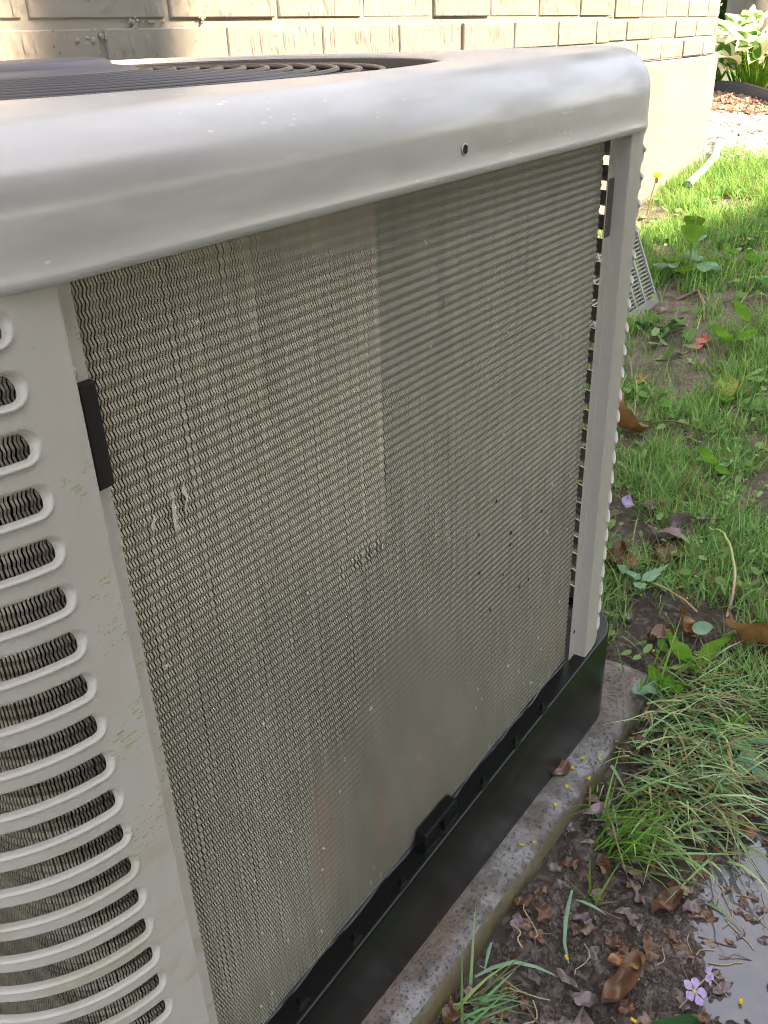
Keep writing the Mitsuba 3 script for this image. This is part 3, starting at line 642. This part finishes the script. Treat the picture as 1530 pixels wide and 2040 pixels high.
dead(1.075, .372, .3, dict(L=.06, W=.045, cup=.5, curl=.35, wav=.25, lobes=3), 'm_leaf_brown', 'folded brown dead leaf beside the lower part of the far corner post', .25, .3, .014)
dead(1.19, .335, 2.75, dict(L=.085, W=.055, cup=.25, curl=.25, wav=.22, lobes=3), 'm_leaf_mauve', 'large wet purplish brown leaf flattened in the middle of the grass', .05, .1, .012)
dead(1.135, .318, 2.9, dict(L=.06, W=.045, cup=.2, curl=.2, wav=.2, lobes=3), 'm_leaf_brown', 'glossy orange brown leaf overlapping the large purplish leaf', 0, -.1, .014)
dead(1.245, .302, 2.2, dict(L=.05, W=.02, cup=.6, curl=.3, wav=.1), 'm_leaf_mauve', 'narrow dark purple curled leaf above the pink stalk', .1, .3, .014)
dead(1.27, .385, 2.4, dict(L=.045, W=.03, cup=.3, curl=.2, wav=.3, lobes=2), 'm_leaf_mauve', 'dull grey purple leaf next to the lilac petal', .1, 0, .010)
dead(.985, .158, 2.2, dict(L=.075, W=.055, cup=.5, curl=.4, wav=.2, lobes=2), 'm_leaf_orange', 'big golden brown crumpled leaf right of the broad green leaves', .35, .5, .022)
dead(.955, .262, 2.8, dict(L=.05, W=.028, cup=.3, curl=.3, wav=.2, lobes=3), 'm_leaf_brown', 'dark reddish brown leaf behind the far corner of the slab', .1, .1, .008)
dead(.985, .245, 1.2, dict(L=.04, W=.026, cup=.6, curl=.3, wav=.2, lobes=2), 'm_leaf_orange', 'upright orange brown leaf between slab corner and pink stalk', .9, .2, .016)
dead(.694, .092, 1.9, dict(L=.04, W=.028, cup=.15, curl=.2, wav=.2), 'm_leaf_brown', 'round veined reddish leaf at the upper edge of the puddle', .1, .1, .006)
dead(.727, .143, 2.45, dict(L=.036, W=.011, cup=.2, curl=.2, wav=.1), 'm_leaf_tan', 'slim pinkish tan leaf lying on the cut grass', .05, .3, .016)
dead(.62, .209, 2.75, dict(L=.036, W=.014, cup=.2, curl=.2, wav=.1), 'm_leaf_mauve', 'pale mauve rounded leaf by the slab edge left of the vivid tuft', .1, .3, .010)
dead(.607, .19, 1.6, dict(L=.020, W=.010, cup=.2, curl=.2, wav=.1), 'm_leaf_mauve', 'small upright pinkish leaf at the foot of the vivid tuft', .5, .2, .010)
dead(.648, .262, 2.9, dict(L=.030, W=.016, cup=.3, curl=.1, wav=.1), 'm_leaf_brown', 'reddish brown leaf lying on the slab against the black base', .1, -.3, .003, z=float(padz(.648)))
dead(.49, .125, 2.3, dict(L=.034, W=.022, cup=.08, curl=.1, wav=.12, rag=.15), 'm_leaf_orange', 'torn golden brown leaf above the lilac flower', .1, .4, .010)
dead(.465, .12, 3.0, dict(L=.06, W=.02, cup=.5, curl=.3, wav=.2), 'm_leaf_brown', 'long dark twisted leaf in the mud left of the lilac flower', .1, .2, .008)
dead(.405, .125, .6, dict(L=.04, W=.03, cup=.2, curl=.2, wav=.2, lobes=2), 'm_leaf_mauve', 'pinkish brown leaf at the bottom edge between mud and flower', .1, .2, .008)
dead(.567, .118, 2.8, dict(L=.042, W=.02, cup=.4, curl=.3, wav=.2), 'm_leaf_brown', 'dark folded leaf half sunk at the left shore of the puddle', .2, .3, .008)
dead(1.99, .545, .4, dict(L=.05, W=.032, cup=.2, curl=.2, wav=.1), 'm_leaf_red', 'salmon red leaf on the bare soil, the larger one', .1, -.4, .012)
dead(1.945, .545, 1.4, dict(L=.028, W=.02, cup=.2, curl=.2, wav=.1), 'm_leaf_red', 'small salmon red leaf just below the larger red leaf', .1, -.3, .010)
dead(1.712, .583, .3, dict(L=.045, W=.03, cup=.2, curl=.3, wav=.2), 'm_leaf_red', 'faded pink leaf close to the far corner post', .05, -.3, .010)
mats = ['m_leaf_brown', 'm_leaf_mauve', 'm_leaf_tan', 'm_leaf_brown', 'm_leaf_mauve']
k = 0
while k < 170:
    x, y = rng.uniform(.36, .76), rng.uniform(-.02, .226)
    if y < .22 * (x - .6) - .01 or (math.hypot((x - .61) / .10, (y - .02) / .07) < 1): continue
    dead(x, y, rng.uniform(0, 6.28), dict(L=rng.uniform(.009, .027), W=rng.uniform(.006, .014), cup=rng.uniform(-.1, .3), curl=rng.uniform(-.15, .2), wav=.22, n=10, m=4, rag=.28), mats[k % 5], 'small damp scrap of dead leaf trodden into the mud', rng.uniform(-.2, .3), rng.uniform(-.3, .3), .003, 'leaf scraps in the mud'); k += 1
for k in range(45):
    x = rng.uniform(.85, 1.7); y = .05 + .22 * (x - .6) + rng.random() * (.30 + .1 * (x - .8)) 
    if inpad(x, y, .01): continue
    dead(x, y, rng.uniform(0, 6.28), dict(L=rng.uniform(.012, .035), W=rng.uniform(.008, .017), cup=rng.uniform(-.1, .3), curl=rng.uniform(-.15, .2), wav=.22, n=10, m=4, rag=.28), mats[k % 5], 'small dead leaf lying low among the grass', rng.uniform(-.2, .3), rng.uniform(-.3, .3), .008, 'small dead leaves among the grass')
# fallen yellow blossoms
def blossom(x, y, z, s=.0022):
    parts = []
    for k in range(4):
        a = rng.uniform(0, 6.28); V, q, uv = leafmesh(s * 1.6, s * 1.2, .4, .3, .1, n=4, m=2)
        parts.append((V @ rot(a, .3, .2).T + [x + s * .6 * math.cos(a), y + s * .6 * math.sin(a), z + s * .5], q))
    solo('yellow_blossom', cat(parts), 'm_petal_yellow', 'tiny fallen yellow blossom on the ground or slab', 'blossom', 'fallen yellow blossoms')
for (x, y) in ((.66, .252), (.68, .250), (.63, .245), (.60, .243), (.545, .238), (.535, .247), (.69, .235), (.655, .232)): blossom(x, y, float(padz(x)))
for k in range(34):
    x = rng.uniform(.42, 1.6); y = .02 + .22 * (x - .6) + rng.random() * (.18 + .12 * max(0, x - .8))
    if not inpad(x, y): blossom(x, y, float(gz(x, y)) + .006)
# twigs and roots in the mud
for k in range(22):
    x, y = rng.uniform(.40, .74), rng.uniform(.03, .215)
    if y < .22 * (x - .6) + .03: continue
    a = rng.uniform(0, 6.28); L = rng.uniform(.02, .05); t = np.linspace(-.5, .5, 7)
    px_, py_ = x + L * t * math.cos(a), y + L * t * math.sin(a) + .006 * np.sin(t * 5 + k)
    solo('twig', tube(np.column_stack([px_, py_, gz(px_, py_) + .004 + .003 * rng.random()]), rng.uniform(.0004, .0008), 5), ('m_straw', 'm_twig')[k % 2], 'thin root or twig lying loose on the mud', 'twig', 'thin twigs on the mud', smooth=True)
for k in range(46):
    x, y = rng.uniform(.50, .72), rng.uniform(.0, .11)
    if y < .22 * (x - .6) - .01: continue
    dead(x, y, rng.uniform(0, 6.28), dict(L=rng.uniform(.006, .018), W=rng.uniform(.004, .009), cup=rng.uniform(-.1, .3), curl=rng.uniform(-.15, .2), wav=.22, n=10, m=4, rag=.28), mats[k % 5], 'small dead leaf scrap floating on the puddle', rng.uniform(-.2, .3), rng.uniform(-.3, .3), .001, 'leaf scraps on the puddle', z=max(PZ, float(gz(x, y))))
for k in range(26):
    x, y = rng.uniform(.50, .72), rng.uniform(.0, .11)
    if y < .22 * (x - .6) - .01: continue
    a = rng.uniform(0, 6.28); L = rng.uniform(.01, .035); t = np.linspace(-.5, .5, 5)
    px_, py_ = x + L * t * math.cos(a), y + L * t * math.sin(a) + .003 * np.sin(t * 5 + k)
    solo('straw', tube(np.column_stack([px_, py_, np.maximum(gz(px_, py_), PZ) + .0008]), .0005, 5), ('m_straw', 'm_twig')[k % 2], 'short piece of straw lying in the puddle', 'straw', 'bits of straw in the puddle', smooth=True)
# crumbs of mud
cr = []
ico = trimesh.creation.icosphere(subdivisions=1)
for k in range(3800):
    x, y = rng.uniform(.30, .80), rng.uniform(-.03, .227)
    if rng.random() < .25: x, y = rng.uniform(1.2, 2.4), rng.uniform(.42, .75)
    if math.hypot((x - .60) / .11, (y - .015) / .07) < 1 or inpad(x, y): continue
    s = rng.uniform(.0006, .0022) * (1 if rng.random() < .93 else 2.2)
    cr.append((np.array(ico.vertices) * (1 + .32 * rng.standard_normal((42, 1))) * s * rng.uniform(.5, 1.5, 3) * [1, 1, .55] + [x, y, 0], ico.faces, x, y))
zc = gz(np.array([c[2] for c in cr]), np.array([c[3] for c in cr]))
solo('soil_crumbs', cat([(v + [0, 0, z], f) for (v, f, _, _), z in zip(cr, zc)]), 'm_crumb', 'loose crumbs and clods of wet brown soil', 'soil', kind='stuff')
# clods at the slab edge
for (x, y, s) in ((.735, .222, .016), (.655, .213, .014), (.70, .205, .010)):
    m = trimesh.creation.icosphere(subdivisions=4); v = np.array(m.vertices)
    v *= 1 + 1.3 * (np.asarray(meshkit.fbm(v * 2.2 + x * 30))[:, None] - .5)
    solo('mud_clod', (v * [s, s * .8, s * .55] + [x, y - .004, float(gz(x, y)) + s * .1], m.faces), 'm_soil', {.735: 'dark lump of mud at the slab edge under the cut grass', .655: 'dark lump of mud by the slab edge left of the thin tuft', .70: 'small lump of mud between two larger lumps'}[x], 'mud clod', smooth=True)

def plant(name, x, y, leaves, label, cat_, stem=.0, z=None, mat='m_leaf_green'):
    k = thing(name, label, cat_); z0 = float(gz(x, y)) if z is None else z
    for (dx, dy, dz, yaw, pitch, roll, args, m) in leaves:
        p = np.array([x + dx, y + dy, z0 + dz]); V, q, uv = place_leaf(p, yaw, pitch, roll, args, True)
        part(k, 'leaf', (V, q), m or mat, smooth=True, uv=uv)
        if stem and dz > .012:
            t = np.linspace(0, 1, 6)[:, None]; c0 = np.array([x, y, z0 - .004]); path = c0 * (1 - t) + p * t + np.array([0, 0, .15 * dz]) * np.sin(np.pi * t)
            part(k, 'stem', tube(path, stem, 6), 'm_stem', smooth=True)
    return k
R_ = math.radians
plant('broadleaf_weed', .905, .205, [(-.006, .006, .020, R_(75), .5, .3, dict(L=.042, W=.034, cup=.25, curl=.2, wav=.08), 'm_leaf_green'), (.004, -.004, .016, R_(-15), .15, -.4, dict(L=.075, W=.024, cup=.3, curl=-.2, wav=.08), 'm_leaf_green'), (-.002, 0, .01, R_(200), .3, 0, dict(L=.02, W=.016, cup=.2), 'm_leaf_green'), (-.01, -.004, .018, R_(120), .6, .5, dict(L=.028, W=.022, cup=.3), 'm_leaf_green')], 'bright green broad leaved weed beyond the slab corner', 'weed', .0011)
plant('broadleaf_weed', .845, .226, [(-.004, .004, .012, R_(150), .1, .1, dict(L=.034, W=.022, cup=.2, wav=.2), 'm_leaf_pale'), (0, -.002, .012, R_(-60), .1, .2, dict(L=.03, W=.024, cup=.2, wav=.2), 'm_leaf_green'), (0, .002, .014, R_(60), .7, 0, dict(L=.026, W=.016, cup=.2), 'm_leaf_green')], 'pale lobed leaf weed sprouting at the right edge of the slab', 'weed', .0009)
plant('broadleaf_weed', .775, .100, [(.01, .01, .010, R_(170), .05, .1, dict(L=.05, W=.03, cup=.2, wav=.15), 'm_leaf_pale'), (0, 0, .010, R_(-120), .05, -.2, dict(L=.035, W=.02, cup=.2), 'm_leaf_pale'), (0, .0, .010, R_(30), .1, 0, dict(L=.03, W=.02, cup=.2), 'm_leaf_pale')], 'low weed with pale blue green leaves at the right edge above the puddle', 'weed', .0008)
plant('broadleaf_weed', .80, .155, [(0, 0, .012, R_(-70), .02, -.3, dict(L=.065, W=.018, cup=.2, wav=.15), 'm_leaf_pale'), (0.01, 0, .012, R_(-40), .1, .2, dict(L=.05, W=.016, cup=.2, wav=.15), 'm_leaf_green')], 'long serrated pale leaf weed lying over the cut grass', 'weed', .0008)
plant('broadleaf_weed', 1.04, .325, [(.0, .0, .02, R_(100), .4, 0, dict(L=.035, W=.018, cup=.2, wav=.3, lobes=4), 'm_leaf_pale'), (0, 0, .015, R_(-30), .3, .3, dict(L=.05, W=.014, cup=.2, lobes=4), 'm_leaf_pale'), (0, 0, .015, R_(200), .3, 0, dict(L=.04, W=.016, cup=.2, lobes=4), 'm_leaf_pale')], 'toothed pale green weed beside the foot of the far corner post', 'weed', .0008)
plant('broadleaf_weed', .985, .232, [(0, 0, .012, R_(-80), .3, .5, dict(L=.028, W=.02, cup=.3), 'm_leaf_pale')], 'single rounded pale green leaf below the leaning straw stalk', 'weed', .0008)
plant('broadleaf_weed', 1.40, .335, [(0, 0, .03, R_(60), .4, 0, dict(L=.045, W=.024, cup=.2), 'm_leaf_green'), (0, 0, .03, R_(-110), -.2, .2, dict(L=.03, W=.018, cup=.2), 'm_leaf_green'), (0.01, 0, .02, R_(-20), .1, 0, dict(L=.045, W=.014, cup=.2), 'm_leaf_pale')], 'upright three leaved weed in the tall grass above the purplish leaf', 'weed', .0010)
plant('broadleaf_weed', 1.70, .405, [(0, 0, .02, R_(20), .25, -.3, dict(L=.085, W=.045, cup=.3, curl=-.2, wav=.1), 'm_leaf_yellow'), (0, 0, .02, R_(190), .2, .1, dict(L=.05, W=.03, cup=.3), 'm_leaf_green')], 'yellowing broad leaf weed in the grass at the right', 'weed', .0012)
plant('broadleaf_weed', 1.95, .475, [(0, 0, .03, R_(80), .4, 0, dict(L=.06, W=.04, cup=.2), 'm_leaf_green'), (0, -.02, .03, R_(-10), .2, 0, dict(L=.07, W=.035, cup=.2), 'm_leaf_green'), (0, 0, .03, R_(170), .3, 0, dict(L=.06, W=.03, cup=.2), 'm_leaf_green'), (.08, -.01, .05, R_(60), .7, 0, dict(L=.07, W=.035, cup=.2), 'm_leaf_green')], 'clump of broad green leaves at the right edge past the red leaves', 'weed', .0014)
plant('ivy_sprig', 2.04, .655, [(0, .01, .012, R_(80), .5, 0, dict(L=.05, W=.03, cup=.3, lobes=2), 'm_leaf_green'), (-.02, .02, .012, R_(140), .2, 0, dict(L=.045, W=.035, cup=.2, lobes=2), 'm_leaf_dark'), (-.03, 0, .012, R_(200), .1, 0, dict(L=.045, W=.035, cup=.2, lobes=2), 'm_leaf_dark'), (-.03, -.01, .012, R_(-60), .1, 0, dict(L=.045, W=.035, cup=.2, lobes=2), 'm_leaf_dark'), (.01, -.01, .012, R_(-30), .2, 0, dict(L=.04, W=.03, cup=.2, lobes=2), 'm_leaf_dark')], 'dark green ivy sprig creeping on the bare soil below the grate', 'ivy', .001)
hl = [(.01, 0, .155, R_(40), -.5, .3, dict(L=.06, W=.055, cup=.2, tip=2.2), 'm_leaf_green'), (-.01, 0, .145, R_(200), -.7, 0, dict(L=.065, W=.06, cup=.2, tip=2.2), 'm_leaf_green'), (0, 0, .10, R_(-20), .1, 0, dict(L=.06, W=.03, cup=.3), 'm_leaf_pale')]
for a in (10, 70, 130, 190, 250, 310): hl.append((.03 * math.cos(R_(a)), .03 * math.sin(R_(a)), .03 + .02 * rng.random(), R_(a), .05, rng.uniform(-.3, .3), dict(L=.07, W=.055, cup=.2, wav=.12, tip=2.0), 'm_leaf_pale' if a % 120 == 10 else 'm_leaf_green'))
plant('heart_leaf_plant', 2.42, .728, hl, 'tall weed with heart shaped leaves on a straight stem right of the grate', 'weed', .0016)
plant('broadleaf_weed', 2.55, .62, [(0, 0, .05, R_(250), -.6, 0, dict(L=.06, W=.05, cup=.2, tip=2.0), 'm_leaf_green'), (0, .02, .04, R_(90), .3, 0, dict(L=.05, W=.045, cup=.2, tip=2.0), 'm_leaf_green')], 'round leaved weed at the far right of the heart leaved plant', 'weed', .0014)
plant('broadleaf_weed', 2.25, .85, [(0, 0, .05, R_(0), .2, 0, dict(L=.09, W=.03, cup=.3), 'm_leaf_pale'), (-.04, .0, .04, R_(190), .1, 0, dict(L=.08, W=.05, cup=.2), 'm_leaf_pale'), (0, .04, .04, R_(60), .2, 0, dict(L=.07, W=.04, cup=.2), 'm_leaf_green')], 'bluish green leafy weed behind the top of the grate', 'weed', .0014)
# dandelion
dz_ = float(gz(3.05, 1.06)); dn = thing('dandelion', 'yellow dandelion in flower against the house foundation', 'dandelion')
dc = np.array([3.05, 1.06, dz_ + .115])
part(dn, 'stem', tube(np.array([[3.02, 1.07, dz_], [3.03, 1.065, dz_ + .06], dc]), .0022, 6), 'm_stem', smooth=True)
pe = []
for k in range(46):
    a = k * 2.4; V, q, uv = leafmesh(.022, .0045, .2, .2, .05, n=5, m=2); pe.append(((V + [.011, 0, 0]) @ rot(a, .15 + .9 * (k / 46)).T + dc, q))
part(dn, 'flower', cat(pe), 'm_petal_yellow')
part(dn, 'bud_base', lathe(dc[0], dc[1], [(.002, dc[2] - .016), (.006, dc[2] - .010), (.007, dc[2] - .002), (.001, dc[2])], 10), 'm_stem', smooth=True)
# lilac flowers
def flower(x, y, h, s, tilt, label):
    k = thing('lilac_flower', label, 'flower'); z = float(gz(x, y)) + h; c = np.array([x, y, z])
    for a in (90, 162, 234, 306, 18):
        V, q, uv = leafmesh(s, s * .72, .2, .1, .1, tip=.6); M = rot(0, 0, tilt) @ rot(R_(a))
        part(k, 'petal', ((V + [s * .52, 0, 0]) @ M.T + c, q), 'm_petal_lilac', smooth=True)
    ic = trimesh.creation.icosphere(subdivisions=2); part(k, 'centre', (np.array(ic.vertices) * s * .16 + c, ic.faces), 'm_petal_yellow', smooth=True)
    part(k, 'stem', tube(np.array([[x - .03, y + .01, z - h], [x - .015, y + .006, z - h * .6], c - [0, 0, .001]]), .0007, 6), 'm_straw', smooth=True)
flower(.498, .071, .012, .011, .5, 'lilac flower with a pale yellow centre lying in the mud near the puddle')
flower(.520, .066, .008, .008, 1.1, 'half closed lilac flower just above the open lilac flower')
V, q, uv = place_leaf((1.238, .424, float(gz(1.238, .424)) + .02), .3, .3, .4, dict(L=.026, W=.02, cup=.5))
solo('lilac_petal', (V, q), 'm_petal_lilac', 'single lilac petal in the grass beside the far corner post', 'petal', smooth=True)
V, q, uv = place_leaf((.455, .075, float(gz(.455, .075)) + .008), 2.4, .1, .2, dict(L=.045, W=.018, cup=.3, wav=.1))
solo('green_leaf', (V, q), 'm_leaf_dark', 'dark green narrow leaf in the mud below the lilac flower', 'leaf', smooth=True, uv=uv)
# stalks
sp_ = np.array([[1.21, .284, .03], [1.185, .262, .045], [1.15, .236, .048], [1.11, .217, .038], [1.075, .208, .018], [1.053, .207, -.004]]); tt = np.linspace(0, 1, 6); ti = np.linspace(0, 1, 24)
sp_ = np.column_stack([np.interp(ti, tt, sp_[:, k]) for k in range(3)]); sp_ = np.vstack([sp_[:1], (sp_[:-2] + 2 * sp_[1:-1] + sp_[2:]) / 4, sp_[-1:]]); sp_[:, 2] += gz(sp_[:, 0], sp_[:, 1])
solo('pink_stalk', tube(sp_, np.linspace(.0016, .0022, 24), 8), 'm_stalk', 'curved leafless stalk fading from green to pink in the grass', 'stalk', smooth=True)
st = np.array([[1.055, .318, .012], [1.045, .290, .016], [1.04, .262, .014], [1.03, .24, .008]]); st[:, 2] += gz(st[:, 0], st[:, 1])
solo('straw_stalk', tube(st, .0013, 7), 'm_straw', 'dry yellow straw stalk lying below the purplish leaf', 'stalk', smooth=True)
st = np.array([[1.56, .40, .01], [1.56, .46, .016], [1.55, .53, .01]]); st[:, 2] += gz(st[:, 0], st[:, 1])
solo('dry_twig', tube(st, .0016, 7), 'm_twig', 'dark dry twig lying beside the rust brown curled leaf', 'twig', smooth=True)
v = np.array([[2.25, .70, .004], [2.30, .66, .012], [2.22, .62, .010], [2.12, .585, .004]]); v[:, 2] += gz(v[:, 0], v[:, 1])
solo('bark_strip', tube(v, [.004, .006, .005, .002], 6), 'm_leaf_tan', 'pale curled strip of bark on the soil beside the grate', 'bark strip', smooth=True)
v, f = trimesh.creation.icosphere(subdivisions=3).vertices, trimesh.creation.icosphere(subdivisions=3).faces
solo('pebble', (np.array(v) * [.016, .012, .010] + [2.155, .70, float(gz(2.155, .70)) + .006], f), 'm_leaf_tan', 'round peach coloured pebble at the foot of the grate', 'pebble', smooth=True)
# drain pipe along the foundation
pp_ = np.array([[3.35, 1.05], [3.6, 1.075], [3.85, 1.11], [4.15, 1.19]]); pz = gz(pp_[:, 0], pp_[:, 1]) + .03
solo('drain_pipe', tube(np.column_stack([pp_, pz]), .016, 12), 'm_pipe', 'dull green drain pipe lying along the foot of the foundation', 'pipe', smooth=True)

# ------------------------------------------------------------------ bed with hostas, edging, mulch, woods
e = np.array([[5.95, 2.3], [5.90, 1.95], [5.80, 1.70], [5.58, 1.50], [5.28, 1.27], [4.9, .95], [4.6, .5]])
ez = gz(e[:, 0], e[:, 1])
o2 = np.column_stack([e + [.03, .0], ez])
solo('bed_edging', strips([np.column_stack([e, ez - .05]), np.column_stack([e, ez + .075]), np.column_stack([e + [.012, 0], ez + .08]), np.column_stack([e + [.024, 0], ez + .075]), np.column_stack([e + [.024, 0], ez - .05])], False), 'm_edging', 'black plastic edging strip in front of the hostas', 'edging', smooth=40)
n = 9000; x = rng.uniform(3.9, 6.2, n); y = rng.uniform(.2, 2.2, n); k = ~((x < 3.9) & (y > 1.1)) & (y > .45); x, y = x[k], y[k]; n = len(x); z = gz(x, y)
chips = []
unit = np.array([[a, b, c] for a in (-1, 1) for b in (-1, 1) for c in (-1, 1)], float); uf = np.array([[0, 1, 3], [0, 3, 2], [4, 6, 7], [4, 7, 5], [0, 4, 5], [0, 5, 1], [2, 3, 7], [2, 7, 6], [0, 2, 6], [0, 6, 4], [1, 5, 7], [1, 7, 3]])
for a, b, c in zip(x, y, z):
    chips.append(((unit * [rng.uniform(.012, .05), rng.uniform(.005, .012), rng.uniform(.002, .006)]) @ rot(rng.uniform(0, 6.28), rng.uniform(-.4, .4), rng.uniform(-.5, .5)).T + [a, b, c + .01], uf))
tcol = rng.random((n, 1)); ccol = np.repeat(np.array([.20, .11, .07]) * (1 - tcol) + np.array([.48, .33, .24]) * tcol, 8, 0)
gm = x < 4.95 + .25 * (nz(x, y, 6, 31.) - .5)
gch = [c for c, g_ in zip(chips, gm) if g_]; chips = [c for c, g_ in zip(chips, gm) if not g_]
gr_ = np.repeat(np.array([.62, .58, .52]) + rng.normal(0, .10, (len(gch), 1)), 8, 0); ccol = ccol[np.repeat(~gm, 8)]
solo('gravel', cat([(v_ * 1.0, f_) for v_, f_ in gch]), 'm_mulch', 'sunlit pale stone chips spread along the lawn edge by the house corner', 'gravel', kind='stuff', color=np.clip(gr_, .1, .8))
solo('mulch', cat(chips), 'm_mulch', 'sunlit brown bark mulch in front of the black edging strip', 'mulch', kind='stuff', color=ccol)
def hosta(x, y, n, s, label):
    k = thing('hosta', label, 'hosta'); z = float(gz(x, y)); ps = []
    for i in range(n):
        a = i * 2.4 + rng.uniform(-.3, .3); r = .02 + .16 * math.sqrt((i + .5) / n) * s
        h = s * rng.uniform(.20, .34) * (1.15 - .5 * r / (.18 * s)); b = np.array([x + r * math.cos(a), y + r * math.sin(a), z + h])
        ps.append(tube(np.array([[x + .35 * r * math.cos(a), y + .35 * r * math.sin(a), z], [x + .7 * r * math.cos(a), y + .7 * r * math.sin(a), z + h * .6], b]), [.007, .006, .004], 6))
        V, q, uv = place_leaf(b, a, rng.uniform(-.1, .9), rng.uniform(-.4, .4), dict(L=s * rng.uniform(.16, .24), W=s * rng.uniform(.09, .13), cup=.45, curl=-.3, wav=.1, tip=1.6), True)
        part(k, 'leaf', (V, q), 'm_hosta', smooth=True, uv=uv)
    part(k, 'stems', cat(ps), 'm_leaf_green', smooth=True)
hosta(6.02, 1.86, 30, 1.0, 'white edged hosta nearest the house corner')
hosta(5.92, 1.52, 32, 1.0, 'white edged hosta at the right edge of the picture')
hosta(6.35, 1.70, 30, 1.15, 'taller white edged hosta behind the other two')
def crown(c, rad, n, s, sharp=2.0, colA=(.035, .07, .02), colB=(.10, .16, .04), seed=1):
    g = np.random.default_rng(seed); p = g.uniform(-1, 1, (n * 4, 3)); d = (np.abs(p) ** sharp).sum(1) ** (1 / sharp)
    d = d + .25 * (np.asarray(meshkit.fbm(p * 3 + seed)) - .5) * 2
    p = p[d < 1][:n]; n = len(p); P = p * rad + c
    a = g.standard_normal((n, 3)); a /= np.linalg.norm(a, axis=1, keepdims=True); b = np.cross(a, g.standard_normal((n, 3))); b /= np.linalg.norm(b, axis=1, keepdims=True)
    sz = s * g.uniform(.6, 1.3, (n, 1)); m = np.cross(a, b) * sz * .12
    V = np.stack([P - a * sz, P - b * sz * .45 + m, P + a * sz, P + b * sz * .45 + m], 1).reshape(-1, 3)
    k = (np.arange(n) * 4)[:, None]; F = np.vstack([k + [0, 1, 2], k + [0, 2, 3]])
    t = g.random((n, 1)); return (V, F), np.repeat(np.array(colA) * (1 - t) + np.array(colB) * t, 4, 0)
def tree(x, y, h, rt, c, rad, n, s, label, name='tree', seed=1, sharp=2.0, lean=0.0):
    k = thing(name, label, 'tree' if name == 'tree' else 'shrub'); z = float(gz(x, y)); t = np.linspace(0, 1, 9)
    part(k, 'trunk', tube(np.column_stack([x + lean * t + .03 * np.sin(t * 7 + seed), y + .02 * np.cos(t * 5), z - .05 + (h + .05) * t]), rt * (1.25 - .6 * t), 12), 'm_bark', smooth=True)
    m, col = crown(np.array(c, float), np.array(rad, float), n, s, sharp, seed=seed); part(k, 'crown', m, 'm_leafcard', color=col, smooth=True)
    return k
tree(9.6, 2.62, 5, .17, (9.6, 2.6, 4.2), (1.6, 1.6, 1.9), 6000, .10, 'grey trunked tree standing in the far woods', seed=3)
tree(11.0, 3.75, 5, .12, (11, 3.6, 4.2), (1.6, 1.6, 1.9), 6000, .10, 'thin tree at the left edge of the far woods', seed=4)
tree(13.5, 3.3, .8, .05, (13.5, 3.3, 1.3), (1.4, 2.6, 1.5), 16000, .07, 'dense green bush filling the background of the far woods', 'bush', seed=5)
# unseen leaf crown behind the viewer, shaped to throw shade over the unit
hk = thing('shade_crown', 'unseen leaf crown standing in for trees behind the viewer, added to shade the unit', 'shade_crown')
m, col = crown(np.array([1.4, -3.4, 2.82]), np.array([4.0, .80, 1.87]), 110000, .085, 5.0, seed=8)
part(hk, 'foliage', m, 'm_leafcard', color=col, smooth=True)
part(hk, 'stem', cat([tube(np.array([[x_, -3.4, -.3], [x_ + .05, -3.38, 1.5], [x_, -3.42, 3.2]]), [.05, .04, .02], 8) for x_ in (-1.5, 0, 1.5, 3., 4.5)]), 'm_bark', smooth=True)
solo('shadow_trunk', tube(np.array([[3.1, -3.5, -.2], [3.2, -3.5, 2.4], [3.33, -3.5, 4.6], [3.41, -3.5, 7.5]]), [.15, .13, .115, .10], 12), 'm_bark', 'unseen bare trunk added to cast the upright shadow on the wall', 'tree', smooth=True)  # added out of view; its shadow makes the upright patch on the wall
